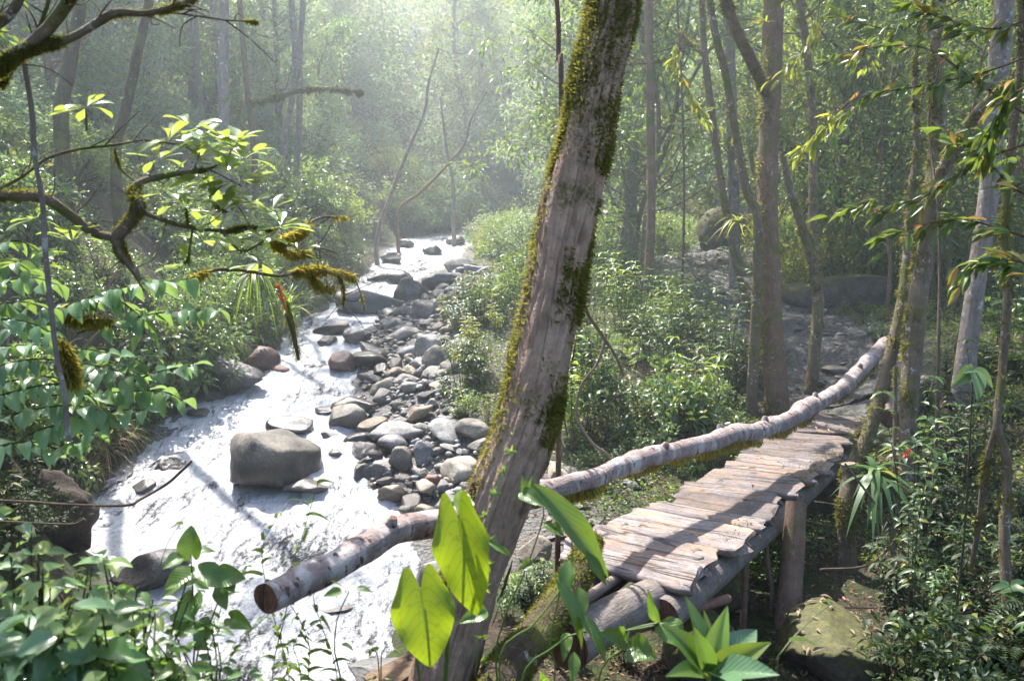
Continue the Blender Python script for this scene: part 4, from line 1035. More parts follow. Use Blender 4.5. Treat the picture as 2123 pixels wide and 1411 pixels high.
for kx in (14, 38, 62, 80, 96, 118, 141):
    g = G(); th = rng.uniform(.4, 2.4); D = fr[3][kx] * math.cos(th) + fr[4][kx] * math.sin(th); D = unit(D + [0, 0, .5])
    tube(g, np.array([C[kx] + D * Rr[kx] * .7, C[kx] + D * (Rr[kx] + .015), C[kx] + D * (Rr[kx] + .035)]), np.array([.045, .036, .024]), 10, rough=.2, capmat=1); part('knot', g, [BARK_LOG, CUT], rail)
gm = G(); moss(gm, C, Rr, fr[3], fr[4], 9000, L=(.02, .075), hang=1.6, thr=-.12, seed=14, sector=(np.array([0, 0, -1.]), .45), w=.22, t0=.22, t1=.9, fs=1.0)
part('moss', gm, MO2, rail)

# loose timber under the near end
def log(pts, w, label, mat, name='fallen_log', cat='log', sides=16, rough=.1, capmat=None):
    P = poly(pts); C = smooth_line(P, 30); g = G()
    R = ppx(np.interp(np.linspace(0, 1, 30), np.linspace(0, 1, len(w)), w), np.mean([p[2] for p in pts])) / 2
    tube(g, C, R, sides, rough=rough, seed=int(rng.integers(50)), capmat=1); c = C.mean(0)
    return single(name, g, [mat, capmat or CUT], label, cat, tuple(c))
log([(1175, 1340, 5.2), (1280, 1275, 5.7), (1385, 1222, 6.2)], [92, 88, 84], 'thick grey log with moss specks lying beneath the nearest plank', LOGW)
log([(1290, 1312, 5.8), (1400, 1275, 6.1), (1510, 1240, 6.4)], [24, 22, 20], 'thin reddish pole lying in front of the yellow mossy rock', bark_mat('red_pole', (.10, .05, .035), (.28, .165, .12), mossamt=0, lichen=.1), name='pole', cat='pole')
log([(1210, 1245, 5.9), (1290, 1190, 6.3)], [24, 22], 'short bleached stick of wood under the first plank', bark_mat('bleached_wood', (.18, .13, .10), (.42, .34, .28), mossamt=0, lichen=0), name='branch', cat='branch')
g = G(); A, B = at(770, 1425, 5.0), at(900, 1352, 5.2); ax = unit(B - A); sd = np.array([.35, .9, .2]); sd = unit(sd - ax * (sd @ ax)); up = np.cross(ax, sd)
bx = np.array([[i, j, k] for i in (0, 1) for j in (-1, 1) for k in (-1, 1)], float); Lb = np.linalg.norm(B - A)
nb = 14; V = []; prof = np.array([(-1, -1), (-.2, -1), (.5, -1), (1, -1), (1, 1), (.4, 1), (-.3, 1), (-1, 1)], float)
for i in range(nb):
    t = i / (nb-1); V.append(A + ax * Lb * t + sd * (prof[:, :1] * .11 * (1 + .05 * math.sin(t * 9))) + up * (prof[:, 1:] * .02))
V = np.array(V).reshape(-1, 3); ii = np.arange(nb-1)[:, None] * 8; jj = np.arange(8)[None]; kk = (jj+1) % 8
g.add(V, np.stack([ii+jj, ii+kk, ii+8+kk, ii+8+jj], -1).reshape(-1, 4), smooth=False); g.add(V[:8], np.array([list(range(8))])); g.add(V[-8:], np.array([list(range(8))]))
single('wooden_board', g, wood_mat('tan_board', (.25, .17, .11), (.42, .31, .22), (.40, .28, .19)), 'pale tan board lying on the dark boulder at the foot of the leaning trunk', 'board', tuple((A + B) / 2))
log([(1845, 868, 10.6), (1868, 820, 11.2), (1915, 790, 11.8)], [40, 36, 30], 'grey bent log at the far corner of the bridge', LOGW)
# ================================================================== FOREGROUND PLANTS
def ground_foot(p, dz=.05):
    return np.array([p[0], p[1], gz(p[0], p[1]) - dz])
CAM = np.zeros(3)
def facing(p, k=1., jit=.3, up=.5):
    """a leaf normal that leans towards the viewer's side and the sky"""
    return unit(unit(-np.asarray(p)) * k + np.array([0, 0, up]) + rng.normal(size=3) * jit)
def stem_part(t, P, r0, r1, mat=None, n=16, sides=6, name='stem'):
    C = smooth_line(P, n); g = G(); tube(g, C, np.linspace(r0, r1, n), sides, rough=.05)
    return part(name, g, mat or STEM, t), C

GREENSTEM = leaf_mat('green_stem', (.06, .10, .02), (.10, .16, .03), None, .05, tmix=.1)
# --- the two glowing heart shaped leaves at the foot of the trunk
root = ground_foot(at(905, 1440, 4.1))
t = thing('heart_leaf_plant', 'climbing plant with two big glowing lime heart shaped leaves in front of the trunk foot', 'plant', tuple(root))
for (b, ti, w, nr, kp) in [((952, 1080, 3.95), (986, 1278, 3.9), 122, (-.25, -1, .12), (925, 1330, 4.05)), ((872, 1222, 3.8), (893, 1384, 3.75), 132, (.12, -1, .10), (872, 1420, 4.0)), ((962, 1058, 4.0), (955, 1012, 4.15), 44, (.3, -1, .5), (930, 1330, 4.05))]:
    B, T_ = at(*b), at(*ti); g = G()
    hero_leaf(g, B, T_, ppx(w, b[2]), nr, 'heart', cup=.10, bend=.12, wav=.045, nu=26, nv=18, lobe=.30)
    part('leaf', g, L_['lime'] if w > 60 else L_['bright'], t)
    k = at(*kp); mid = (B + k) / 2 + [-.03, .03, .02]
    stem_part(t, [root, k, mid, B + [0, .015, 0]], .008, .005, GREENSTEM)
# --- vine with long drooping leaves beside it
root = ground_foot(at(1100, 1440, 4.3))
t = thing('broad_leaf_vine', 'vine with long drooping dark green leaves hanging to the right of the trunk', 'plant', tuple(root))
for (b, ti, w, nr, kind) in [((1100, 1000, 4.2), (1275, 1200, 4.25), 60, (.5, -1, .7), 'lance'), ((1150, 1200, 4.1), (1215, 1345, 4.05), 44, (.8, -.6, .5), 'lance'), ((1195, 1270, 4.1), (1262, 1375, 4.0), 40, (.8, -.6, .4), 'lance'),
                             ((1078, 1020, 4.2), (1130, 1048, 4.1), 34, (0, -1, .8), 'ovate'), ((1090, 1030, 4.2), (1082, 982, 4.2), 14, (0, -1, .2), 'lance'), ((1096, 1030, 4.2), (1104, 984, 4.2), 14, (0, -1, .2), 'lance'),
                             ((1180, 1160, 4.2), (1172, 1240, 4.1), 34, (-.3, -1, .3), 'lance'), ((1200, 1215, 4.2), (1206, 1290, 4.1), 32, (.2, -1, .3), 'lance'), ((1010, 1265, 4.2), (950, 1290, 4.1), 34, (0, -1, .8), 'ovate'), ((1175, 1310, 4.2), (1168, 1370, 4.1), 26, (0, -1, .2), 'ovate'), ((1190, 1350, 4.2), (1185, 1415, 4.1), 26, (.2, -1, .2), 'lance'), ((1105, 1165, 4.2), (1075, 1180, 4.15), 24, (0, -1, .7), 'ovate'), ((1170, 1110, 4.2), (1120, 1080, 4.25), 22, (0, -1, .8), 'lance'), ((1060, 1152, 4.2), (1008, 1120, 4.25), 14, (0, -1, .9), 'lance'), ((1210, 1140, 4.2), (1260, 1215, 4.2), 24, (.4, -1, .5), 'lance')]:
    B, T_ = at(*b), at(*ti); g = G(); hero_leaf(g, B, T_, ppx(w, b[2]), nr, kind, cup=.22, bend=.22, wav=.05, nu=18, nv=8); part('leaf', g, L_['hero'], t)
for pl in ([(1030, 1400, 4.25), (1050, 1270, 4.2), (1090, 1180, 4.2), (1130, 1050, 4.2), (1094, 1020, 4.2)], [(1035, 1380, 4.25), (1110, 1290, 4.2), (1180, 1190, 4.2), (1185, 1110, 4.2)], [(1080, 1420, 4.2), (1150, 1340, 4.15), (1200, 1311, 4.1), (1300, 1306, 4.1), (1358, 1295, 4.1)], [(1150, 1400, 4.2), (1140, 1330, 4.2), (1175, 1180, 4.2), (1210, 1140, 4.2)]):
    stem_part(t, [root] + [at(*q) for q in pl], .007, .0035, GREENSTEM, 24)
# --- creeper leaves low on the right with ragged leaves
root = ground_foot(at(1230, 1440, 4.3))
t = thing('ragged_leaf_creeper', 'creeper with a few ragged green leaves in front of the thick grey log', 'plant', tuple(root))
for (b, ti, w, nr) in [((1298, 1330, 4.1), (1245, 1310, 4.0), 44, (0, -1, .9)), ((1302, 1340, 4.1), (1362, 1362, 4.0), 60, (.2, -1, .6)), ((1365, 1290, 4.1), (1342, 1222, 4.05), 22, (-.5, -1, .2)), ((1368, 1290, 4.1), (1420, 1345, 4.0), 60, (.3, -1, .6)), ((1130, 1410, 4.1), (1122, 1395, 4.0), 22, (0, -1, .2))]:
    B, T_ = at(*b), at(*ti); g = G(); hero_leaf(g, B, T_, ppx(w, b[2]), nr, 'ovate', cup=.25, bend=.25, wav=.10, nu=16, nv=8); part('leaf', g, L_['hero'], t)
stem_part(t, [root, at(1240, 1411, 4.2), at(1300, 1340, 4.1), at(1300, 1306, 4.12), at(1366, 1290, 4.1)], .007, .004, GREENSTEM, 20)
# --- broad leaved rosette in the lower right
root = ground_foot(at(1475, 1460, 3.5))
t = thing('broad_leaf_plant', 'young plant with a whorl of broad pointed leaves in front of the yellow mossy rock', 'plant', tuple(root))
top = at(1470, 1400, 3.5)
stem_part(t, [root, (root + top) / 2 + [.02, 0, 0], top], .014, .008, GREENSTEM)
for (ti, w, nr, m_) in [((1508, 1255, 3.55), 52, (-.4, -1, .2), 'bright'), ((1596, 1330, 3.4), 62, (.2, -.8, 1), 'bright'), ((1572, 1300, 3.7), 70, (.2, -.7, 1), 'hero'), ((1425, 1232, 3.6), 46, (.6, -1, .2), 'hero'), ((1372, 1290, 3.5), 56, (.3, -.8, .8), 'hero'), ((1385, 1395, 3.3), 50, (0, -.6, 1), 'hero'), ((1610, 1392, 3.25), 74, (0, -.6, 1), 'hero'), ((1462, 1262, 3.6), 30, (.2, -1, .1), 'bright'), ((1540, 1425, 3.1), 60, (0, -.6, 1), 'hero'), ((1440, 1300, 3.45), 42, (.2, -1, .3), 'hero')]:
    g = G(); T_ = at(*ti); hero_leaf(g, top + unit(T_ - top) * .015 + rng.normal(size=3) * .008, T_, ppx(w, ti[2]), nr, 'ovate', cup=.22, bend=.16, wav=.02, nu=20, nv=10)
    o = part('leaf', g, L_['blue' if m_ == 'hero' and w > 58 else m_], t)  # brighter leaf material imitates sun glow, duller blue one the unlit leaves
    if m_ == 'bright': o['label'] = 'leaf coloured brighter yellow green as if lit through by the sun'
# --- blades of bamboo grass
def bamboo(stems, label, lw, ll, nleaf, group=None, mat='bright', name='bamboo_grass'):
    r0 = ground_foot(at(*stems[0][0])); t = thing(name, label, 'grass plant', tuple(r0), group)
    for st in stems:
        P = [ground_foot(at(*st[0]))] + [at(*q) for q in st]; so_, C = stem_part(t, P, .004, .002, GREENSTEM, 30, 5)
        g = G(); k = np.linspace(.25, 1, nleaf); idx = (k * 29).astype(int)
        T_ = unit(np.gradient(C, axis=0))[idx]
        side = unit(np.cross(T_, [0, .3, 1])) * np.where(np.arange(nleaf) % 2, 1, -1)[:, None]
        d = unit(T_ * .7 + side * .8 + rng.normal(size=(nleaf, 3)) * .25)
        leaves(g, C[idx], d, unit(np.array([0, -.7, .8]) + rng.normal(size=(nleaf, 3)) * .4), ll * rng.uniform(.6, 1.15, nleaf), lw, TB, droop=.55)
        part('foliage', g, L_[mat], so_)
    return t
bamboo([[(1610, 1400, 3.6), (1625, 1345, 3.6), (1680, 1285, 3.7), (1725, 1250, 3.8)]], 'single bamboo like shoot with long narrow blades before the round post', .024, .22, 5)
bamboo([[(565, 1411, 4.6), (590, 1280, 4.6), (625, 1120, 4.7), (660, 1000, 4.8)], [(600, 1411, 4.6), (560, 1250, 4.6), (545, 1130, 4.6), (600, 1040, 4.7)]], 'tall arching bamboo grass rising in front of the sawn end of the rail', .024, .17, 22)
bamboo([[(700, 1411, 4.4), (668, 1300, 4.4), (650, 1230, 4.4), (690, 1200, 4.4)], [(640, 1411, 4.4), (640, 1330, 4.4), (600, 1250, 4.4), (560, 1230, 4.4)], [(625, 1411, 4.5), (610, 1330, 4.4), (670, 1280, 4.4)]], 'low bamboo grass with yellowing blades beneath the log rail', .022, .16, 20)
bamboo([[(420, 1411, 4.4), (440, 1330, 4.4), (470, 1230, 4.4), (520, 1180, 4.4)], [(470, 1411, 4.4), (500, 1330, 4.4), (560, 1270, 4.4)], [(350, 1411, 4.3), (380, 1310, 4.3), (420, 1240, 4.3)]], 'bamboo grass mixed among the heart leaved shrubs by the water', .022, .15, 18)
bamboo([[(300, 1300, 4.6), (330, 1180, 4.6), (350, 1120, 4.6), (375, 1085, 4.6)]], 'single grass blade standing before the wet dark boulder', .016, .14, 4)

# --- broad leaved shrubs of the near bank
def leafy_shrub(stems, label, L, W, hero=(), nper=10, mat='hero', name='shrub', kind='ovate', group=None, droop=.35):
    r0 = ground_foot(at(*stems[0][0])); t = thing(name, label, 'shrub', tuple(r0), group)
    for st in stems:
        P = [ground_foot(at(*st[0]))] + [at(*q) for q in st]; so_, C = stem_part(t, P, .007, .003, STEM, 24, 6)
        g = G()
        for k in np.linspace(.35, 1, nper):
            i = min(23, int(k * 23)); T_ = unit(C[min(23, i+1)] - C[max(0, i-1)])
            a = rng.uniform(0, 6.28)
            for sg in (0, math.pi):
                hd = np.array([math.cos(a + sg), math.sin(a + sg), rng.uniform(-.35, .25)])
                l = L * rng.uniform(.6, 1.2); b = C[i] + hd * .035
                hero_leaf(g, b, b + unit(hd + [0, 0, -droop * rng.uniform(.3, 1.3)]) * l, l * W * rng.uniform(.85, 1.1), unit(np.array([0, 0, 1.]) + rng.normal(size=3) * .35 + [0, -.25, 0]), kind, cup=.2, bend=.2, wav=.02, nu=9, nv=6)
        part('foliage', g, L_[mat], so_)
    for (b, ti, w, nr) in hero:
        g = G(); B, T_ = at(*b), at(*ti); hero_leaf(g, B, T_, ppx(w, b[2]), nr, 'heart', cup=.16, bend=.18, wav=.02, nu=18, nv=12, lobe=.16); part('leaf', g, L_[mat], t)
    return t
leafy_shrub([[(402, 1420, 4.0), (404, 1320, 4.0), (400, 1230, 4.0), (396, 1150, 4.0)], [(405, 1400, 4.0), (440, 1280, 4.0), (470, 1200, 4.0)]], 'shrub with large heart shaped leaves standing up against the white water', .1, .8,
            hero=[((398, 1150, 4.), (395, 1088, 4.02), 56, (-.1, -1, .1)), ((400, 1190, 4.), (340, 1232, 3.9), 62, (-.2, -.8, .8)), ((415, 1185, 4.), (475, 1215, 3.95), 56, (.2, -.8, .9)), ((450, 1195, 4.), (508, 1198, 3.95), 52, (.3, -.8, .6)), ((402, 1235, 4.), (378, 1305, 3.9), 50, (0, -1, .4)), ((460, 1215, 4.), (468, 1262, 3.9), 40, (0, -1, .2)), ((436, 1290, 4.), (405, 1340, 3.9), 50, (0, -1, .4)), ((478, 1280, 4.), (520, 1300, 3.9), 40, (.2, -1, .6)), ((395, 1300, 4.), (340, 1310, 3.95), 40, (0, -1, .8))], nper=4)
for k, (x0, x1, y1, d, lab) in enumerate([(40, 30, 1180, 3.5, 'broad leaved shrub filling the lower corner beside the dark bank'), (130, 140, 1220, 3.6, 'broad leaved shrub with pale shining leaves next to the corner shrub'), (230, 200, 1200, 3.9, 'shrub with soft toothed leaves before the wet dark boulder'), (300, 320, 1250, 3.8, 'dense low shrub behind the grass blade and boulder'), (180, 160, 1320, 3.2, 'low shrub with the largest shining leaves at the bottom edge'), (350, 300, 1340, 3.5, 'low shrub under the heart shaped leaves at the bottom edge'), (60, 70, 1290, 3.1, 'shrub of soft pale leaves right in the lower corner'), (260, 250, 1290, 3.5, 'leafy shrub between soft leaved shrub and heart shaped leaves'), (20, 10, 1100, 4.4, 'dark leaved shrub hanging from the dark bank above the corner'), (450, 440, 1350, 3.8, 'low shrub at the bottom edge before the bamboo grass')]):
    st = []
    for j in range(8):
        dx = rng.uniform(-85, 85); dy = rng.uniform(-50, 60)
        st.append([(x0 + dx * .6, 1430, d + rng.uniform(-.2, .3)), (x0 + dx * .8, (1430 + y1 + dy) / 2, d), (x1 + dx, y1 + dy, d + rng.uniform(-.2, .2))])
    leafy_shrub(st, lab, [.11, .08, .12, .075, .15, .09, .13, .07, .10, .08][k], [.62, .5, .7, .45, .62, .55, .68, .5, .6, .42][k], nper=7, mat=['pale', 'hero', 'pale', 'mid', 'pale', 'hero', 'droop', 'mid', 'droop', 'pale'][k], kind='heart' if k in (2, 6) else 'ovate')
leafy_shrub([[(160, 1300, 5.), (165, 1220, 5.), (160, 1150, 5.)], [(170, 1300, 5.), (185, 1230, 5.), (190, 1175, 5.)]], 'small pale leaved sprig against the dark undercut bank', .09, .6, nper=5, mat='rosette')
leafy_shrub([[(708, 1430, 4.2), (694, 1350, 4.2), (700, 1280, 4.2), (724, 1225, 4.2)]], 'dark stemmed sapling with a tuft of toothed leaves below the log rail', .10, .55, nper=4)
leafy_shrub([[(790, 1380, 4.9), (800, 1340, 4.9)], [(785, 1380, 4.9), (770, 1345, 4.9)]], 'tiny seedling growing on the rough dark boulder', .08, .4, nper=4, mat='bright', name='seedling')
# small ferny creeper on the trunk
t = thing('trunk_creeper', 'thin creeper with small split leaves climbing the front of the leaning trunk', 'climber', tuple(BC[72]))
pl = [at(985, 1400, 4.55), at(1000, 1250, 4.6), at(1010, 1100, 4.68), at(1030, 1010, 4.75), at(1062, 930, 4.82)]
so_, C = stem_part(t, pl, .003, .002, GREENSTEM, 40, 5); g = G()
for i in range(2, 40, 4):
    a = rng.uniform(-1, 1); d0 = np.array([a, -.5, .5])
    for q in range(5): leaves(g, C[i] + unit(d0) * .03, unit(d0 + rng.normal(size=3) * .6)[None], np.array([[0, -1, .4]]), .05, .016, T8)
part('foliage', g, L_['mid'], so_)

# --- pendent vine loop right of the trunk
def vine(pts, w, label, mat=TWIG, name='liana', cat='liana', n=50, mossn=0):
    P = poly(pts); C = smooth_line(P, n); g = G(); R = ppx(w, np.mean([p[2] for p in pts])) / 2
    fr = tube(g, C, np.full(n, R), 8, rough=.15, fs=20, seed=int(rng.integers(30)))
    if not mossn: return single(name, g, mat, label, cat, tuple(C[0]))
    t = thing(name, label, cat, tuple(C[0])); part('stem', g, mat, t)
    gm = G(); moss(gm, C, np.full(n, R), fr[3], fr[4], mossn, L=(.015, .035), thr=-.1); part('moss', gm, MO, t); return t
PALEV = bark_mat('pale_vine', (.16, .11, .085), (.36, .28, .23), mossamt=.1, lichen=.3)
vine([(1205, 560, 5.4), (1215, 640, 5.6), (1245, 690, 5.8), (1275, 735, 6.), (1293, 778, 6.2)], 7, 'pale vine slanting down from the moss of the leaning trunk', PALEV)
vine([(1258, 690, 6.2), (1240, 750, 6.3), (1205, 800, 6.4), (1196, 860, 6.5), (1225, 915, 6.5), (1262, 945, 6.6), (1280, 985, 6.7)], 6, 'thin vine drooping in a loop onto the log rail', PALEV)
vine([(48, 120, 4.4), (66, 230, 4.4), (72, 320, 4.4), (88, 420, 4.4), (94, 520, 4.4), (104, 620, 4.4), (118, 740, 4.4), (134, 820, 4.4), (142, 915, 4.4)], 11, 'long grey liana hanging before the drooping leaves', BARK_PALE, n=80)
vine([(0, 1037, 5.6), (60, 1040, 5.6), (150, 1046, 5.6), (260, 1047, 5.6), (290, 1035, 5.7), (345, 1003, 5.8), (372, 980, 5.8), (398, 955, 5.8)], 6, 'bare twig reaching out low over the white water', TWIG, 'twig', 'twig')
vine([(0, 1080, 5.9), (80, 1084, 5.9), (150, 1086, 5.9), (175, 1075, 5.9)], 5, 'shorter bare twig under the long one at the dark bank', TWIG, 'twig', 'twig')
vine([(1752, 960, 8.2), (1850, 1090, 8.), (1862, 1110, 8.), (1800, 1170, 8.), (1700, 1180, 8.)], 5, 'thin vine curving under the bromeliad in the gully', TWIG)
vine([(1856, 760, 8.6), (1855, 900, 8.5), (1852, 1000, 8.4), (1848, 1090, 8.2), (1862, 1250, 8), (1872, 1300, 7.8)], 9, 'mossy liana hanging past the bromeliad into the gully', BARK_MOSS, mossn=700)

# ------------------------------------------------------------------ overhanging mossy tree of the left edge
tb = np.array([-4.6, 4.6, gz(-4.6, 4.6)])
t = thing('mossy_tree', 'moss draped tree at the left edge with crooked branches and pale leaf rosettes', 'tree', tuple(tb))
g = G(); C = smooth_line([tb - [0, 0, .2], tb + [.1, 0, 1.6], tb + [.5, .1, 3.0], tb + [.5, .1, 4.6], tb + [.3, .1, 6.5]], 40); tube(g, C, np.linspace(.2, .12, 40), 18, rough=.15, seed=3); part('trunk', g, BARK_MOSS, t); add_crown(t, C[-1], 0, 1.0)
def branch(pts, w0, w1, mossn, L=(.010, .028), hang=.9, mat=BARK_MOSS, mm=MO, thr=.0):
    P = poly(pts); C = smooth_line(P, 60); g = G(); d = np.mean([p[2] for p in pts])
    R = np.linspace(ppx(w0, d), ppx(w1, d), 60) / 2
    fr = tube(g, C, R, 10, rough=.45, fs=9, seed=int(rng.integers(30)))
    for q in range(7 if mossn > 500 else 0):     # side twigs
        i = rng.integers(10, 58); dd_ = unit(rng.normal(size=3) + fr[2][i] * .9 + [0, 0, .3]); l = rng.uniform(.08, .32)
        tube(g, smooth_line([C[i], C[i] + dd_ * l * .5 + rng.normal(size=3) * .02, C[i] + dd_ * l + [0, 0, rng.uniform(-.05, .05)]], 8), np.linspace(.005, .002, 8), 5, caps=False)
    b = part('branch', g, mat, t)
    if mossn:
        gm = G(); moss(gm, C, R, fr[3], fr[4], mossn, L=L, hang=hang, thr=thr, fs=.6, seed=int(rng.integers(30)), w=.28); part('moss', gm, mm, b)
    return C
branch([(-60, 170, 4.2), (0, 135, 4.2), (60, 95, 4.2), (110, 45, 4.2), (165, -30, 4.2)], 34, 26, 2600)
branch([(60, 100, 4.2), (140, 82, 4.25), (190, 55, 4.3), (240, 27, 4.3), (300, 28, 4.3), (360, 14, 4.3), (420, -8, 4.3)], 22, 8, 2600)
branch([(245, 28, 4.3), (330, 25, 4.4), (400, 32, 4.5), (470, 42, 4.6), (535, 45, 4.7)], 6, 3, 700)
branch([(-40, 75, 4.1), (20, 30, 4.1), (50, -20, 4.1)], 24, 20, 900)
branch([(0, 180, 4.3), (50, 110, 4.3), (80, 60, 4.3), (105, -10, 4.3)], 10, 8, 700)
branch([(-60, 400, 4.6), (0, 405, 4.6), (85, 408, 4.6), (140, 440, 4.7), (190, 478, 4.8), (238, 492, 4.8)], 22, 18, 2600)
branch([(238, 492, 4.8), (272, 455, 4.8), (288, 425, 4.8), (276, 395, 4.85), (300, 374, 4.9), (360, 362, 5.0), (436, 350, 5.1)], 24, 8, 3000)
branch([(240, 488, 4.8), (252, 525, 4.8), (275, 555, 4.8), (290, 580, 4.8)], 26, 12, 1800, hang=1.4)
branch([(-20, 400, 4.8), (40, 370, 4.8), (95, 330, 4.9), (160, 310, 4.9), (240, 300, 5.0), (295, 290, 5.1)], 7, 5, 1300)
branch([(285, 436, 4.85), (335, 455, 5.), (390, 470, 5.1), (460, 478, 5.2), (520, 470, 5.3), (570, 478, 5.4)], 10, 4, 1400)
branch([(395, 580, 5.4), (440, 560, 5.5), (500, 560, 5.6), (580, 572, 5.7), (640, 556, 5.9), (700, 562, 6.1), (735, 575, 6.2)], 9, 4, 2200, hang=1.3, mm=MO2, L=(.02, .06))
branch([(500, 500, 5.4), (560, 505, 5.5), (620, 480, 5.7), (660, 452, 5.9), (715, 450, 6.1)], 9, 4, 2400, hang=1.6, mm=MO2, L=(.02, .055))
branch([(560, 505, 5.5), (610, 525, 5.7), (660, 515, 5.9), (700, 525, 6.0)], 7, 3, 2000, hang=1.6, mm=MO2, L=(.02, .055))
branch([(640, 556, 5.9), (660, 590, 5.9), (690, 600, 6.0)], 6, 3, 1200, hang=1.6, mm=MO2, L=(.02, .055))
branch([(700, 562, 6.1), (712, 600, 6.1), (712, 640, 6.1)], 5, 3, 700, hang=1.2, mm=MO2)
branch([(735, 575, 6.2), (748, 610, 6.2), (756, 645, 6.2)], 4, 3, 500, hang=1.2, mm=MO2)
branch([(120, 640, 5.2), (165, 660, 5.2), (230, 665, 5.2)], 8, 5, 1200, hang=1.5, mm=MO2, L=(.02, .06))
branch([(130, 700, 4.8), (140, 760, 4.8), (150, 800, 4.8)], 14, 8, 2200, hang=1.2, mm=MO2, L=(.03, .07))
for pts in ([(238, 310, 5.), (250, 350, 5.), (285, 380, 5.)], [(300, 290, 5.1), (380, 300, 5.2), (425, 300, 5.2)], [(436, 350, 5.1), (470, 330, 5.2), (480, 310, 5.2)], [(436, 352, 5.1), (500, 385, 5.2)], [(390, 470, 5.1), (385, 430, 5.1)], [(460, 478, 5.2), (500, 520, 5.2), (545, 500, 5.3), (582, 470, 5.4)], [(180, 270, 4.8), (178, 225, 4.8)], [(400, 470, 5.1), (392, 520, 5.1), (388, 545, 5.1)], [(440, 420, 5.2), (470, 440, 5.2)]):
    branch(pts, 5, 3, 120)
for (px, py, d, n, L) in [(178, 222, 4.8, 6, .15), (425, 285, 5.1, 8, .19), (482, 305, 5.2, 9, .20), (398, 268, 5.2, 6, .17), (385, 428, 5.1, 6, .17), (458, 440, 5.2, 7, .17), (500, 375, 5.2, 8, .20), (505, 520, 5.2, 7, .18), (548, 492, 5.3, 6, .16), (583, 468, 5.4, 6, .17), (386, 545, 5.1, 5, .15), (470, 360, 5.1, 7, .18), (440, 310, 5.2, 6, .18), (75, 455, 4.8, 5, .14), (60, 540, 4.6, 5, .2), (520, 420, 5.3, 5, .15), (350, 290, 5.0, 6, .17), (505, 330, 5.4, 7, .18), (440, 385, 5.2, 6, .17), (560, 440, 5.5, 6, .16), (420, 500, 5.2, 6, .16), (340, 400, 5.0, 5, .15), (540, 545, 5.5, 6, .16), (620, 520, 5.7, 5, .14), (150, 500, 4.8, 6, .16), (330, 330, 5.1, 5, .16)]:
    p = at(px, py, d); g = G(); a0 = rng.uniform(0, 6)
    for k in range(int(n * 1.5)):
        a = a0 + k * 2.4; hd = np.array([math.cos(a), math.sin(a) * .9, rng.uniform(-.5, .7)])
        l = 1.2 * L * rng.uniform(.75, 1.15); hero_leaf(g, p + unit(hd) * .015, p + unit(hd) * l, l * .40, unit(np.array([0, 0, 1.]) - hd * .5 + rng.normal(size=3) * .2), 'obovate', cup=.12, bend=rng.uniform(0, .4), wav=.02, nu=9, nv=6)
    part('leaf_rosette', g, L_['rosette'], t)

# --- drooping ovate leaves on arching stems (left middle)
sh = at(-60, 760, 5.4)
t = thing('drooping_shrub', 'shrub of arching stems with paired drooping blue green leaves at the left edge', 'shrub', (sh[0], sh[1], gz(sh[0], sh[1])))
S_ = [[(-40, 700, 5.2), (60, 672, 5.2), (150, 630, 5.2), (230, 602, 5.2), (310, 586, 5.2), (395, 578, 5.2)], [(150, 632, 5.2), (220, 612, 5.3), (290, 655, 5.3), (300, 690, 5.3)], [(160, 690, 5.3), (270, 660, 5.3), (360, 645, 5.3), (450, 642, 5.3)],
      [(-40, 640, 5.0), (40, 625, 5.0), (100, 640, 5.0)], [(-40, 770, 5.0), (60, 745, 5.0), (150, 750, 5.0), (230, 765, 5.), (270, 780, 5.)], [(-40, 830, 5.1), (80, 800, 5.1), (180, 790, 5.1), (260, 760, 5.1)], [(-40, 880, 4.9), (60, 850, 4.9), (150, 840, 4.9), (210, 850, 4.9)],
      [(60, 900, 5.0), (150, 870, 5.), (250, 850, 5.), (300, 850, 5.)], [(-30, 560, 4.9), (20, 540, 4.9), (60, 560, 4.9)], [(250, 800, 5.3), (330, 770, 5.3), (400, 758, 5.3)], [(200, 780, 5.2), (290, 740, 5.2), (330, 730, 5.2)], [(-30, 930, 5.), (60, 915, 5.), (120, 930, 5.)], [(100, 960, 5.2), (160, 920, 5.2), (190, 900, 5.2)], [(-30, 590, 5.3), (60, 575, 5.3), (120, 590, 5.3)], [(-30, 720, 5.4), (80, 715, 5.4), (190, 725, 5.4), (250, 740, 5.4)], [(-30, 800, 5.2), (90, 780, 5.2), (160, 800, 5.2)], [(-30, 660, 4.8), (50, 665, 4.8), (110, 690, 4.8)], [(60, 820, 5.4), (200, 815, 5.4), (330, 810, 5.4), (380, 830, 5.4)], [(-30, 505, 4.7), (40, 500, 4.7), (80, 520, 4.7)]]
for st in S_:
    C = smooth_line(poly(st), 40); g = G(); tube(g, C, np.linspace(.009, .003, 40), 6); so_ = part('branch', g, STEM, t); g = G()
    Ln = np.linalg.norm(np.diff(C, axis=0), axis=1).sum(); k = max(4, int(Ln / .075))
    for i in np.linspace(6, 39, k).astype(int):
        for sg in (-1, 1):
            T_ = unit(C[min(39, i+1)] - C[max(0, i-1)]); sd = unit(np.cross(T_, [0, 0, 1.])) * sg
            hd = unit(sd * .8 + T_ * rng.uniform(-.1, .8) + [0, 0, -rng.uniform(.0, 1.3)]); l = rng.uniform(.09, .18); b = C[i] + sd * .02
            hero_leaf(g, b, b + hd * l, l * rng.uniform(.48, .62), unit(np.array([0, 0, 1.]) + sd * .5 + rng.normal(size=3) * .4 + [0, -.5, 0]), 'ovate', cup=.18, bend=.3, wav=.02, nu=9, nv=6)
    part('foliage', g, L_['droop'], so_)

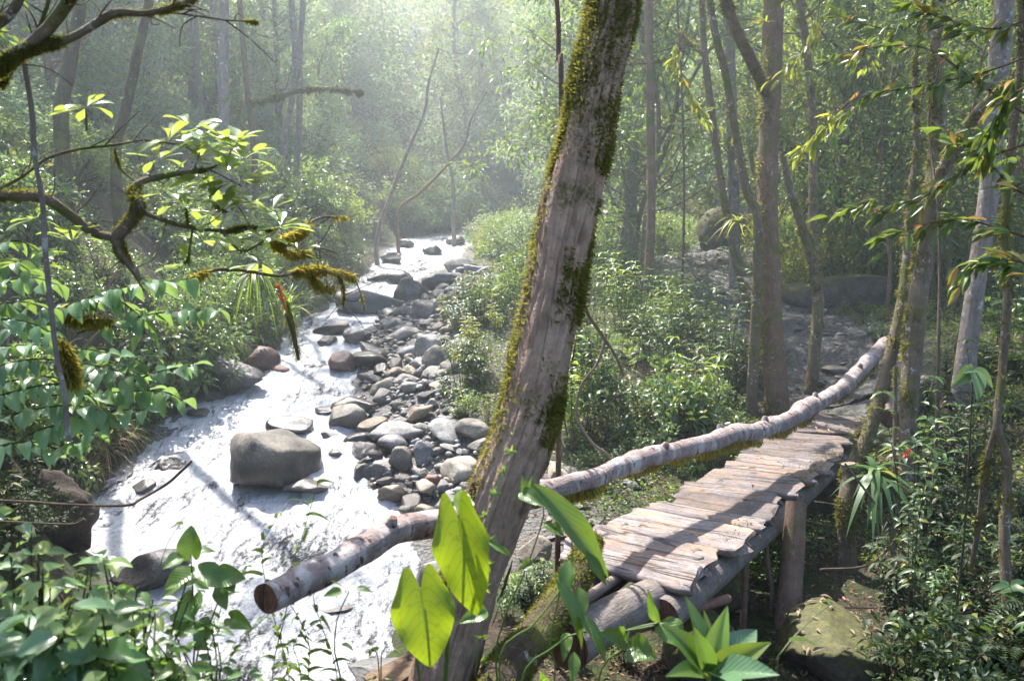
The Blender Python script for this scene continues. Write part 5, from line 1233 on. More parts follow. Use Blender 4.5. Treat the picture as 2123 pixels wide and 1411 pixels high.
# --- hanging bromeliads and grass like epiphytes
def bromeliad(p, n, L, w, label, up=.8, mat='mid', flower=None, droop=.8, roots=0, beard=0, name='bromeliad', spread=1.):
    t = thing(name, label, 'bromeliad', tuple(p)); g = G()
    a = rng.uniform(0, 6.28, n); el = rng.uniform(.0, 1.2, n) * up
    d = np.stack([np.cos(a) * spread, np.sin(a) * spread, el], -1)
    V, F = blade_template(9)
    leaves(g, np.asarray(p) + unit(d) * .02, d, unit(np.array([0, 0, 1.]) - d * .4), L * rng.uniform(.6, 1.1, n), w, (V, F), droop=droop * rng.uniform(.5, 1.2, n)); part('foliage', g, L_[mat], t)
    if flower is not None:
        F_ = np.asarray(flower); C = smooth_line([np.asarray(p), (np.asarray(p) + F_[0]) / 2, F_[0], F_[1]], 20); g = G(); tube(g, C, .006, 6); fl = part('flower_stalk', g, L_['scarlet'], t)
        g = G(); idx = rng.integers(11, 20, 34); leaves(g, C[idx], rdir(34), rdir(34), .036, .016, T8); part('flower', g, L_['scarlet'], fl)
    if roots:
        g = G(); C = smooth_line([np.asarray(p) + [0, 0, .02], np.asarray(p) + [.03, 0, -.12], np.asarray(p) + [.06, .02, -.34]], 20); fr = tube(g, C, np.linspace(.035, .01, 20), 8, rough=.3); b = part('root', g, BARK_MOSS, t)
        gm = G(); moss(gm, C, np.linspace(.04, .015, 20), fr[3], fr[4], 160, L=(.04, .10), hang=2.4, thr=-.5, w=.05); part('hanging_root', gm, MO, b)
    return t
bromeliad(at(598, 655, 6.4), 26, .34, .020, 'hanging bromeliad with a red flower spike over the rapids', up=1.6, mat='bright', flower=(at(588, 628, 6.2), at(577, 590, 6.15)), roots=1, droop=.5, spread=.6)
bromeliad(at(530, 580, 6.2), 60, .42, .014, 'grassy tuft of hanging epiphyte beside the flowering bromeliad', up=.5, mat='mid', droop=1.6, spread=.8)
bromeliad(at(1812, 1000, 8.4), 46, .60, .072, 'large green bromeliad perched on the mossy post beside the deck', up=1.5, mat='under', droop=1.15)
t0 = bromeliad(at(1862, 935, 8.7), 18, .30, .030, 'smaller bromeliad with an orange red flower behind the large one', up=1.0, mat='bright', flower=(at(1880, 945, 8.5), at(1886, 930, 8.5)), droop=.7)
bromeliad(at(1530, 470, 12.4), 22, .55, .03, 'pale spiky bromeliad growing low on the slim mossy tree', up=1.2, mat='yellow', droop=.9)
bromeliad(at(1588, 50, 12.7), 12, .30, .03, 'tiny yellow bromeliad high on the straight brown tree', up=.8, mat='yellow', droop=.4)

# mossy broken branch over the stream (top middle)
branch_pts = [(514, 214, 21), (570, 203, 20.9), (620, 188, 20.8), (680, 184, 20.7), (752, 192, 20.6)]
P = poly(branch_pts); C = smooth_line(P, 50); g = G(); R = np.linspace(.085, .035, 50); fr = tube(g, C, R, 10, rough=.3, seed=4)
t = thing('mossy_branch', 'mossy broken branch growing level from the slim bowed trunk over the gap', 'branch', tuple(C[0])); part('limb', g, BARK_MOSS, t)
gm = G(); moss(gm, C, R, fr[3], fr[4], 1600, L=(.04, .10), hang=1., thr=-.1); part('moss', gm, MO, t)

# --- arching twigs with lance leaves (upper right)
def lance_twig(pts, label, n, L, mat='red', group=None, r=.008):
    C = smooth_line(poly(pts), 50); t = thing('leafy_twig', label, 'branch', tuple(C[0]), group)
    g = G(); tube(g, C, np.linspace(r, r * .35, 50), 6); so_ = part('twig', g, REDTW, t); g = G()
    for i in np.linspace(8, 49, n).astype(int):
        sd = unit(np.cross(unit(C[min(49, i+1)] - C[i-1]), [0, 0, 1.])) * rng.choice([-1, 1])
        b = C[i] + rdir(1)[0] * rng.uniform(.01, .09)
        for q in range(rng.integers(2, 4)):
            hd = unit(sd * rng.uniform(-.6, 1) + (C[i] - C[i-4]) / np.linalg.norm(C[i] - C[i-4]) * .7 + rng.normal(size=3) * .35 + [0, 0, -rng.uniform(.0, .9)]); l = L * rng.uniform(.6, 1.15)
            hero_leaf(g, b, b + hd * l, l * rng.uniform(.24, .34), unit(np.array([0, -.3, 1.]) + rng.normal(size=3) * .5), 'lance', cup=.25, bend=.15, nu=7, nv=4)
    part('foliage', g, L_[mat], so_)
REDTW = bark_mat('reddish_twig', (.06, .03, .02), (.17, .085, .055), mossamt=0, lichen=.1)
LT = [([(2160, 260, 6.), (2040, 180, 6.1), (1930, 105, 6.3), (1850, 95, 6.5), (1760, 110, 6.6), (1700, 140, 6.7)], 15, 'arching reddish twig with olive leaves, uppermost of the leafy twigs by the stout tree'),
      ([(2150, 110, 6.), (2040, 150, 6.1), (1900, 180, 6.3), (1800, 200, 6.5), (1740, 260, 6.6)], 15, 'reddish twig with drooping olive leaves crossing in front of the double stem'),
      ([(2150, 290, 5.8), (2020, 340, 6.), (1930, 400, 6.1), (1880, 425, 6.2), (1790, 430, 6.4), (1735, 440, 6.5)], 16, 'twig with rust tinged leaves hanging level above the long mossy boulder'),
      ([(2150, 500, 5.6), (2060, 470, 5.8), (1990, 455, 6.), (1900, 470, 6.1), (1830, 500, 6.2)], 14, 'low twig with long green leaves in front of the stout mossy tree'),
      ([(2160, 30, 5.6), (2060, 60, 5.7), (1960, 40, 5.9), (1880, 10, 6.)], 14, 'dark leafy twig along the top edge near the lichen trunk'),
      ([(2160, 420, 5.2), (2090, 380, 5.3), (2020, 300, 5.5), (1950, 270, 5.7)], 14, 'leafy twig with one orange leaf between lichen trunk and stout tree'),
      ([(2160, 560, 5.4), (2100, 540, 5.5), (2040, 545, 5.6), (1990, 580, 5.7)], 12, 'short leafy twig drooping low before the lichen blotched trunk'),
      ([(1760, 210, 9.), (1720, 250, 9.), (1690, 290, 9.1), (1650, 320, 9.2)], 12, 'small leafy twig against the slim double stem'),
      ([(2160, 160, 5.0), (2100, 200, 5.0), (2060, 260, 5.1), (2030, 330, 5.2)], 12, 'dark leafy twig hanging in the shaded corner'),
      ([(1990, 0, 7.), (1930, 30, 7.), (1860, 60, 7.), (1790, 50, 7.1), (1730, 30, 7.2)], 14, 'leafy twig with bronze tips high between the double stem and stout tree'),
      ([(1700, 0, 11.), (1690, 60, 11.), (1650, 130, 11.), (1610, 160, 11.)], 14, 'leafy twig falling across the top of the straight brown tree'),
      ([(1420, 60, 12), (1400, 130, 12), (1440, 210, 12), (1480, 260, 12)], 16, 'yellow green leafy twig hanging among the slender crooked trees')]
for pts, n, lab in LT: lance_twig(pts, lab, int(n * 1.7) + 4, .155 if pts[0][2] < 8 else .19, 'red' if pts[0][2] < 8 else 'yellow')
root = ground_foot(at(2010, 850, 6.6)); t = thing('sapling', 'sapling with three large dark drooping leaves before the lichen trunk', 'sapling', tuple(root))
top = at(2018, 765, 6.5); stem_part(t, [root, (root + top) / 2 + [.03, 0, 0], top], .012, .006)
for ti, w in (((1975, 800, 6.4), 34), ((2030, 830, 6.3), 36), ((2062, 805, 6.5), 30), ((2000, 770, 6.2), 22)):
    g = G(); T_ = at(*ti); hero_leaf(g, top, T_, ppx(w, ti[2]), (.2, -.8, .6), 'ovate', cup=.2, bend=.2); part('leaf', g, L_['glossy'], t)
# ================================================================== SHRUBS, UNDERGROWTH, FOREST
def bush_proto(name, seed, R, Hh, ncl, per, L, W, mat, tpl=T4, droop=.25, gap=-.25, flat=.6):
    r = np.random.default_rng(seed); gl = G(); gs = G(); base = np.zeros(3)
    for i in range(ncl):
        v = unit(r.normal(size=3)); v[2] = abs(v[2])
        c = v * np.array([R, R, Hh]) * r.uniform(.35, 1.08) ** .55
        if fbm(c[None] / R * 1.5 + seed * 3.3, 2, seed)[0] < gap: continue
        if r.random() < .08: c = c * r.uniform(1.1, 1.35)
        if i % 4 == 0: tube(gs, smooth_line([base + r.normal(size=3) * [.06, .06, 0], c * [.35, .35, .5], c], 6), np.linspace(.02, .005, 6) * R, 4, caps=False)
        k = r.integers(max(3, per // 2), per + per // 2)
        d = unit(unit(c + [0, 0, .2]) * .6 + r.normal(size=(k, 3)) * .75)
        p = c + d * r.uniform(0, .20, (k, 1)) * R
        le = L * r.uniform(.55, 1.25, k)
        leaves(gl, p, d, unit(r.normal(size=(k, 3)) * flat + [0, 0, 1] + v * .4), le, le * W * r.uniform(.8, 1.2, k), tpl, droop=droop)
    t = thing(name, 'x', 'shrub', (0, 0, -500)); part('stem', gs, TWIG, t, local=True); part('foliage', gl, L_[mat], t, local=True)
    return t
def upright_proto(name, seed, n, Hh, spread, L, W, mat, step=.09, tpl=T8):
    r = np.random.default_rng(seed); gl = G(); gs = G()
    for i in range(n):
        a = r.uniform(0, 6.28); q = spread * r.uniform(.1, 1); h = Hh * r.uniform(.5, 1.05)
        C = smooth_line([np.array([math.cos(a), math.sin(a), 0]) * q * .35, np.array([math.cos(a) * q * .6, math.sin(a) * q * .6, h * .55]), np.array([math.cos(a + .3) * q, math.sin(a + .3) * q, h])], 14)
        tube(gs, C, np.linspace(.007, .003, 14), 4, caps=False)
        k = int(h / step)
        for j in range(k):
            u = .28 + .72 * (j + 1) / k; c = C[min(13, int(u * 13))]; b = j * 1.57 + i
            m_ = 4 if j == k - 1 else 2
            ang = b + np.arange(m_) * 2 * np.pi / m_
            d = np.stack([np.cos(ang), np.sin(ang), np.full(m_, r.uniform(-.2, .5))], -1)
            le = L * r.uniform(.6, 1.2, m_); leaves(gl, np.tile(c, (m_, 1)), d, unit(r.normal(size=(m_, 3)) * .3 + [0, 0, 1]), le, le * W, tpl, droop=.25)
    t = thing(name, 'x', 'plant', (0, 0, -500)); part('stem', gs, STEM, t, local=True); part('foliage', gl, L_[mat], t, local=True); return t
def grass_proto(seed, n, L, w, mat, name='grass_tuft'):
    r = np.random.default_rng(seed); g = G(); a = r.uniform(0, 6.28, n)
    d = np.stack([np.cos(a), np.sin(a), r.uniform(.4, 2.4, n)], -1)
    leaves(g, np.stack([np.cos(a), np.sin(a), 0*a], -1) * r.uniform(0, .12, (n, 1)) * L, d, unit(np.array([0, 0, 1.]) - unit(d) * .3), L * r.uniform(.5, 1.2, n), w, TB, droop=r.uniform(.3, 1.1, n))
    o = bpy.data.objects.new(name, g.mesh(name, L_[mat])); COL.objects.link(o); o.location = (0, 0, -500); o['category'] = 'grass plant'; o['label'] = 'x'; return o
def fern_proto(seed, n, L, mat):
    r = np.random.default_rng(seed); t = thing('fern', 'x', 'fern', (0, 0, -500))
    g = G()
    for i in range(n):
        a = i * 2.4 + r.uniform(-.3, .3); hd = np.array([math.cos(a), math.sin(a), 0])
        C = smooth_line([np.zeros(3), hd * L * .45 + [0, 0, L * .5], hd * L * .95 + [0, 0, L * .35]], 26); T_ = unit(np.gradient(C, axis=0))
        for s in (-1, 1):
            sd = unit(np.cross(T_, [0, 0, 1.])) * s; u = np.linspace(0, 1, 26)
            leaves(g, C, unit(sd + T_ * .35), np.array([0, 0, 1.]), L * .22 * np.sin(np.pi * np.clip(u, .06, .97) ** .7) + .004, L * .04, T4, droop=.2)
    part('frond', g, L_[mat], t, local=True); return t

BP = {
    'glossyA': bush_proto('shrub', 1, .75, .85, 150, 14, .115, .45, 'glossy', T8), 'glossyB': bush_proto('shrub', 2, .9, 1.0, 150, 16, .10, .42, 'glossy', T8), 'glossyC': bush_proto('shrub', 3, .7, 1.15, 130, 14, .13, .45, 'mid', T8),
    'midA': bush_proto('shrub', 4, .8, 1.0, 170, 15, .085, .42, 'mid'), 'midB': bush_proto('shrub', 5, 1.0, 1.0, 190, 15, .085, .40, 'mid'), 'brightA': bush_proto('shrub', 6, .75, .9, 150, 14, .085, .42, 'bright'),
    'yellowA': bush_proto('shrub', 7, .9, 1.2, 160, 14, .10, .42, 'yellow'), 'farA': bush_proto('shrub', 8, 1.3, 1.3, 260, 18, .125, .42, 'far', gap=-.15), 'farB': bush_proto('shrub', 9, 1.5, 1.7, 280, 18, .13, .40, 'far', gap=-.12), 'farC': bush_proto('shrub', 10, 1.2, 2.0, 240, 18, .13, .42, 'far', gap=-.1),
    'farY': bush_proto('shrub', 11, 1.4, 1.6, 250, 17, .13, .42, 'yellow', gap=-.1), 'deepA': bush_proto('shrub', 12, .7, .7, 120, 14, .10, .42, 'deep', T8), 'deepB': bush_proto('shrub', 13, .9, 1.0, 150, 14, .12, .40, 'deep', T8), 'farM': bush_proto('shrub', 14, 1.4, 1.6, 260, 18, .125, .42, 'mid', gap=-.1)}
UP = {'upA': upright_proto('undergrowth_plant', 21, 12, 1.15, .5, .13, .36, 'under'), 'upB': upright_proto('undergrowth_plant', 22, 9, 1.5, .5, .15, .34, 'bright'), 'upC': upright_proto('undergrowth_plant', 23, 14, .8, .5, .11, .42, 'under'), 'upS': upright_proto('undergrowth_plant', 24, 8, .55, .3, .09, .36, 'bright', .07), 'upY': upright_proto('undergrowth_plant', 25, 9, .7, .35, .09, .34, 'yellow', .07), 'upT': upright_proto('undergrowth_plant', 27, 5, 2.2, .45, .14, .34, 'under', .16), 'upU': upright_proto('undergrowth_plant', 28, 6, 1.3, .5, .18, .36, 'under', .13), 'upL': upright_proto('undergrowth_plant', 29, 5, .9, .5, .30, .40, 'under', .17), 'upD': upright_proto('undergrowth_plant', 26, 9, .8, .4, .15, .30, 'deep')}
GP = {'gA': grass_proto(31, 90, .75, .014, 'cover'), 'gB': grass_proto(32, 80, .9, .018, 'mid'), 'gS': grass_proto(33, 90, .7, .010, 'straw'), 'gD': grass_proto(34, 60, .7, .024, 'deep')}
FE = {'fA': fern_proto(41, 9, .7, 'mid'), 'fD': fern_proto(42, 9, .7, 'deep')}
ALLP = {**BP, **UP, **GP, **FE}
used = set(); nplace = {}
DK0, DK1 = (LE[0] + RE[0]) / 2, (LE[-1] + RE[-1]) / 2
def deck_d(x, y):
    p = np.array([x, y]); a = DK0[:2]; b = DK1[:2]; t_ = np.clip(np.dot(p - a, b - a) / np.dot(b - a, b - a), -.1, 1.1); return np.linalg.norm(p - a - (b - a) * t_)
def put(key, x, y, sc, label, group, dz=0., tilt=.1, rz=None, z=None):
    z = gz(x, y) + dz if z is None else z
    pr = ALLP[key]; rz = rng.uniform(0, 6.28) if rz is None else rz
    tl = (rng.normal() * tilt, rng.normal() * tilt)
    if key not in used:
        used.add(key); pr.location = (x, y, z); pr.rotation_euler = (*tl, rz); pr.scale = (sc,)*3; pr['label'] = label; pr['group'] = group; o = pr
    else: o = dup(pr, (x, y, z), rz, sc, label, group, tl)
    nplace[group] = nplace.get(group, 0) + 1
    return o
def free(x, y, r=.3):
    l, rr, zw = stream(y)
    if l - .15 - r * .3 < x < rr + .15 + r * .3 and y < 47: return False
    if path_d(np.array([x]), np.array([y]))[0] < .05 + r * .5: return False
    return deck_d(x, y) > .75 + r * .5

# --- left bank, glossy and hanging over the water
n = 0
while n < 80:
    y = rng.uniform(10, 30); l, r, zw = stream(y); e = rng.exponential(1.6) + .25 + max(0, y - 15) * .06; x = float(l) - e
    if x < -.72 * y - .5: continue
    k = rng.choice(['glossyA', 'glossyB', 'glossyC', 'midA', 'brightA'], p=[.3, .25, .2, .15, .1])
    put(k, x, y, rng.uniform(.6, 1.0) * (1 + y * .012), 'glossy leaved shrub crowding the left bank above the rapids', 'shrubs crowding the left bank', dz=-.1); n += 1
for i in range(70):
    y = rng.uniform(9.8, 26); l, r, zw = stream(y); x = float(l) - rng.uniform(-.05, .8)
    put(rng.choice(['gA', 'gB', 'gS', 'upC']), x, y, rng.uniform(.7, 1.2), 'tuft of long grass leaning over the left water edge', 'grass tufts along the left water edge', tilt=.25)
for i in range(14):
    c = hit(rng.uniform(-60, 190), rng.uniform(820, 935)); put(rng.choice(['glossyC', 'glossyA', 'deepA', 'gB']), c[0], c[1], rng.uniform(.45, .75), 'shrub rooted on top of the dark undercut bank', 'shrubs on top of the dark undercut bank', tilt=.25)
for i in range(14):  # dark leaved plants added to darken the bare slope
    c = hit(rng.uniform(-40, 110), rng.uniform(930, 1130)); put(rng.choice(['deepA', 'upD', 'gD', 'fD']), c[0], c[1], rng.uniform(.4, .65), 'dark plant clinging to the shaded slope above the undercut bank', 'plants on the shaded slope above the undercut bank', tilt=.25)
# --- left slope behind
n = 0
while n < 75:
    y = rng.uniform(13, 46); l, r, zw = stream(y); x = float(l) - rng.uniform(2.6, 16)
    if x < -.68 * y - 1: continue
    put(rng.choice(['farA', 'farB', 'farC', 'farM', 'midB', 'farY'], p=[.22, .2, .16, .25, .12, .05]), x, y, rng.uniform(.7, 1.25) * (.75 + y * .010), 'leafy bush on the left slope under the tall trunks', 'bushes on the left slope', dz=-.15); n += 1
# --- far valley and hillside: an uncountable mass of foliage
gl = G(); n = 0
while n < 270:
    y = rng.uniform(30, 74); x = rng.uniform(-.68, .68) * y
    if not free(x, y, 1.2): continue
    sc = rng.uniform(.9, 1.6) * (.6 + y * .013); ncl = 75
    v = rdir(ncl); v[:, 2] = np.abs(v[:, 2]); c = v * np.array([1.35, 1.35, rng.uniform(1.2, 2.2)]) * sc * (rng.uniform(.3, 1.1, (ncl, 1)) ** .5)
    c = c[fbm(c / sc * 1.2 + n * 3.3, 2, 5) > -.15] + [x, y, gz(x, y) - .2]
    k = 16; p = np.repeat(c, k, 0); d = rdir(len(p)); p = p + d * rng.uniform(0, .35, (len(p), 1)) * sc
    le = .15 * rng.uniform(.6, 1.3, len(p)) * sc ** .5
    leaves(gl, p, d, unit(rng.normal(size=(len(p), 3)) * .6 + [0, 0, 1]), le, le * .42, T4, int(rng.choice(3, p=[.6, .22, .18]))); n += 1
n = 0
while n < 190:       # leafy masses high on the hillside behind the head of the stream
    y = rng.uniform(40, 64); x = rng.uniform(-.55, .5) * y
    sc = rng.uniform(1.2, 2.3); ncl = 46; z0 = gz(x, y) + rng.uniform(1.5, 12)
    c = rdir(ncl) * np.array([1.2, 1.2, .8]) * sc * (rng.uniform(.3, 1.1, (ncl, 1)) ** .5)
    c = c[fbm(c / sc * 1.2 + n * 5.3, 2, 6) > -.15] + [x, y, z0]
    k = 16; p = np.repeat(c, k, 0); d = rdir(len(p)); p = p + d * rng.uniform(0, .35, (len(p), 1)) * sc
    le = .21 * rng.uniform(.5, 1.3, len(p)) * sc ** .4
    leaves(gl, p, d, unit(rng.normal(size=(len(p), 3)) * .6 + [0, 0, 1]), le, le * .42, T4, int(rng.choice(3, p=[.55, .25, .2]))); n += 1
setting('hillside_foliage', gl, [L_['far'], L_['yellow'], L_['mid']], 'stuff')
# --- right of the bar: sunlit shrubs behind the leaning trunk
for i in range(34):
    y = rng.uniform(16, 34); l, r, zw = stream(y); x = float(r) + rng.uniform(3.0, 6.5) * (y / 20)
    if not free(x, y, .6): continue
    put(rng.choice(['brightA', 'yellowA', 'midA', 'upB', 'upA']), x, y, rng.uniform(.7, 1.25), 'sunlit bright green bush between the stony bar and the leaning tree', 'sunlit bushes beside the stony bar', dz=-.1)
for i in range(24):
    c = hit(rng.uniform(925, 1010), rng.uniform(600, 880)); put(rng.choice(['upS', 'upY', 'upC']), c[0], c[1], rng.uniform(.55, 1.1), 'small fresh green plant growing among the stones of the bar', 'plants among the stones of the bar')
for i in range(16):
    c = hit(rng.uniform(1000, 1090), rng.uniform(540, 700)); put(rng.choice(['upS', 'upC', 'upY']), c[0], c[1], rng.uniform(.6, .95), 'small fresh green plant growing among the stones of the bar', 'plants among the stones of the bar')
# --- undergrowth of the forest floor right of the trunk
n = 0
while n < 86:
    c = hit(rng.uniform(1150, 1600), rng.uniform(560, 960)); x, y = c[:2]
    if not free(x, y, .5) or y < 8: continue
    tall = c[1] > 10.5
    put(rng.choice(['upA', 'upU', 'upC', 'midA', 'fA', 'upT', 'upD', 'deepA', 'glossyA', 'upB'], p=[.10, .22, .05, .06, .1, .25, .08, .06, .04, .04]) if tall else rng.choice(['upC', 'upS', 'fA', 'upD']), x, y, rng.uniform(.55, 1.0) if tall else rng.uniform(.4, .7), 'leafy undergrowth plant on the floor between leaning tree and muddy path', 'undergrowth between leaning tree and path'); n += 1
n = 0
while n < 45:
    y = rng.uniform(19, 34); x = rng.uniform(2.5, .45 * y)
    if not free(x, y, .9): continue
    put(rng.choice(['midB', 'farM', 'glossyB', 'upB', 'yellowA']), x, y, rng.uniform(.8, 1.4), 'dark bush in the forest behind the bend of the path', 'bushes behind the bend of the path', dz=-.1); n += 1
for i in range(64):
    j = rng.integers(4, 89); sg = rng.choice([-1, 1]); x, y = PATHC[j] + N2[j] * PATHW[j] * sg * rng.uniform(.85, 1.2)
    if deck_d(x, y) > .9: put(rng.choice(['gA', 'upC', 'upS', 'gA']), x, y, rng.uniform(.3, .6), 'low green tuft on the ragged edge of the muddy path', 'tufts on the edge of the muddy path', dz=-.03)
# --- right side beyond the path
n = 0
while n < 80:
    y = rng.uniform(13.5, 36); x = rng.uniform(.34, .72) * y
    if not free(x, y, .7): continue
    u = 1061 + 1769 * x / y
    big_ = y > 18
    put(rng.choice(['midB', 'brightA', 'yellowA', 'midA', 'farM', 'upB']) if big_ else rng.choice(['upC', 'upS', 'gA']), x, y, rng.uniform(.8, 1.5) if big_ else rng.uniform(.5, .8), 'sun dappled green bush in the right hand forest beyond the path', 'bushes in the forest beyond the path', dz=-.1); n += 1
# --- the dark gully under and right of the bridge
n = 0
while n < 80:
    y = rng.uniform(5.6, 12.5); x = rng.uniform(.22, .70) * y
    if deck_d(x, y) < .85 or not free(x, y, .3) or x - .25 * y < .3: continue
    # stay on the shaded side of the deck
    side = (x - DK0[0]) * (DK1[1] - DK0[1]) - (y - DK0[1]) * (DK1[0] - DK0[0])
    if side < 0: continue
    pz = gz(x, y); pv = 705 + 1769 * math.tan(math.atan2(-pz, y) - PITCH); pu = 1061 + 1769 * x / (y * CP - pz * SP)
    if pu < 1850 and pv > 1130: continue
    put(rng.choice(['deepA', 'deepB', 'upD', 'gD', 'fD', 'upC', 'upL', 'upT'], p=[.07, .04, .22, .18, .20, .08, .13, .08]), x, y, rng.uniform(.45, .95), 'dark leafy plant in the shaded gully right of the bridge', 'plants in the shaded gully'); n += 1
for i in range(16):
    c = hit(rng.uniform(1540, 1640), rng.uniform(1100, 1230)); put(rng.choice(['upC', 'upS', 'fA']), c[0], c[1], rng.uniform(.35, .6), 'small green plant on the ground beneath the deck', 'small plants beneath the deck')
for i in range(26):
    c = hit(rng.uniform(1180, 1480), rng.uniform(930, 1010)); 
    if deck_d(c[0], c[1]) > .7: put(rng.choice(['upS', 'upC', 'gA']), c[0], c[1], rng.uniform(.25, .45), 'small green plant on the floor just behind the log rail', 'small plants behind the log rail')
for i in range(18):
    c = hit(rng.uniform(1015, 1090), rng.uniform(468, 530)); put(rng.choice(['farA', 'farM', 'brightA', 'farY']), c[0], c[1], rng.uniform(.5, .9), 'bush crowding the right side of the upper cascade', 'bushes at the upper cascade', dz=-.1)
for i in range(16):  # bright leaved bushes added to lighten the shadowed bank
    c = hit(rng.uniform(740, 1010), rng.uniform(430, 476)); put(rng.choice(['brightA', 'yellowA', 'farA', 'upB']), c[0], c[1], rng.uniform(.9, 1.5), 'bush closing off the stream where it bends out of sight', 'bushes at the bend of the stream', dz=-.1)
for i in range(40):
    c = hit(rng.uniform(1700, 1990), rng.uniform(600, 700)); 
    if free(c[0], c[1], .2): put(rng.choice(['gA', 'upS', 'upY']), c[0], c[1], rng.uniform(.35, .6), 'bright low greenery on the sunlit patch beside the long mossy boulder', 'greenery beside the long mossy boulder')
# dead shrub behind the rail
t = thing('dead_shrub', 'bare twiggy shrub standing behind the middle of the log rail', 'shrub', tuple(hit(1450, 905)))
g = G(); b = np.array(t.location)
for k in range(16):
    d = unit(np.array([rng.normal() * .6, rng.normal() * .4, 1.])); h = rng.uniform(.5, 1.0)
    C = smooth_line([b, b + d * h * .5 + rng.normal(size=3) * .05, b + d * h + rng.normal(size=3) * .08], 10); tube(g, C, np.linspace(.010, .003, 10), 5, rough=.1, caps=False)
part('stem', g, PALEV, t)

# --- forest trees (trunk with limbs, open crown); copies share meshes
def tree_proto(seed, Hh, mat_b, mat_l, nl=3000, L=.17, r0=.13):
    r = np.random.default_rng(seed); t = thing('forest_tree', 'x', 'tree', (0, 0, -500))
    P = [np.zeros(3)]
    for k in range(5): P.append(P[-1] + np.array([r.normal() * .22, r.normal() * .22, Hh / 5]))
    C = smooth_line(P, 40); g = G(); tube(g, C, np.linspace(r0, r0 * .35, 40), 10, rough=.12, seed=seed, caps=False)
    gl = G(); ends = []
    for k in range(19):
        i = int(r.uniform(.18, .98) * 39); a = r.uniform(0, 6.28); l = r.uniform(.9, 2.4) * (1.15 - i / 60)
        d = np.array([math.cos(a), math.sin(a), r.uniform(.1, .9)])
        B = smooth_line([C[i], C[i] + d * l * .5 + r.normal(size=3) * .1, C[i] + d * l + [0, 0, r.uniform(-.1, .4)]], 10)
        tube(g, B, np.linspace(r0 * .33, .012, 10), 5, caps=False); ends += [B[9], B[6], B[8]] + [B[9] + r.normal(size=3) * .4 for _ in range(2)]
    ends += [C[-1] + r.normal(size=3) * .5 for _ in range(6)]
    per = nl // len(ends)
    for c in ends:
        k = r.integers(per // 2, per * 3 // 2); d = unit(r.normal(size=(k, 3)) + [0, 0, -.1]); p = c + d * r.uniform(0, .62, (k, 1))
        le = L * r.uniform(.6, 1.25, k); leaves(gl, p, d, unit(r.normal(size=(k, 3)) * .6 + [0, 0, 1]), le, le * .42, T4, droop=.2)
    part('trunk', g, mat_b, t, local=True); part('crown', gl, L_[mat_l], t, local=True); return t
TPR = {'a': tree_proto(51, 11, BARK_PALE, 'far', 6000), 'b': tree_proto(52, 9, BARK_BROWN, 'far', 6000), 'c': tree_proto(53, 12, BARK_PALE, 'mid', 5600), 'd': tree_proto(54, 10, BARK_MOSS, 'yellow', 5000), 'e': tree_proto(55, 8, BARK_BROWN, 'mid', 5600)}
TPR.update({'f': tree_proto(56, 7, BARK_MOSS, 'mid', 1500, .13, .055), 'g': tree_proto(57, 8, BARK_MOSS, 'bright', 1500, .13, .065), 'h': tree_proto(58, 6, BARK_BROWN, 'mid', 1300, .12, .045)})
ALLP.update(TPR)
def shades(x, y, H):
    zg = gz(x, y)
    for f in (.35, .6, .8, 1.0):
        h = zg + f * H + 2.9; sx, sy = x + .274 * h, y - .562 * h
        l, r, zw = stream(sy)
        if 5.2 < sy < 27 and l - .6 < sx < r + 3.5: return True
        if 5 < sy < 13 and deck_d(sx, sy) < 1.2: return True
    return False
n = 0
while n < 105:      # far hillside
    y = rng.uniform(34, 70); x = rng.uniform(-.66, .66) * y
    if not free(x, y, 1.5): continue
    put(rng.choice(list('aabbcd')), x, y, rng.uniform(.8, 1.3), 'hazy forest tree on the far hillside', 'trees on the far hillside', dz=-.2, tilt=.06); n += 1
n = 0
while n < 32:      # left slope
    y = rng.uniform(17, 40); x = rng.uniform(-.68, -.22) * y
    l = float(stream(y)[0])
    if x > l - 2.5 or shades(x, y, 11): continue
    put(rng.choice(list('abce')), x, y, rng.uniform(.7, 1.1), 'slender forest tree on the left slope', 'trees on the left slope', dz=-.2, tilt=.07); n += 1
n = 0
while n < 48:      # right hand forest
    y = rng.uniform(19, 42); x = rng.uniform(.10, .72) * y
    if not free(x, y, .8) or shades(x, y, 10): continue
    put(rng.choice(list('bcde')), x, y, rng.uniform(.7, 1.1), 'slender mossy tree in the right hand forest', 'trees of the right hand forest', dz=-.2, tilt=.08); n += 1

n = 0
while n < 30:      # slim stems between the bigger trunks
    y = rng.uniform(13, 25); x = rng.uniform(.12, .66) * y
    if not free(x, y, .3) or shades(x, y, 7): continue
    put(rng.choice(list('fgh')), x, y, rng.uniform(.75, 1.2), 'very slim mossy stem with sparse leaves in the right hand forest', 'slim stems of the right hand forest', dz=-.1, tilt=.12); n += 1
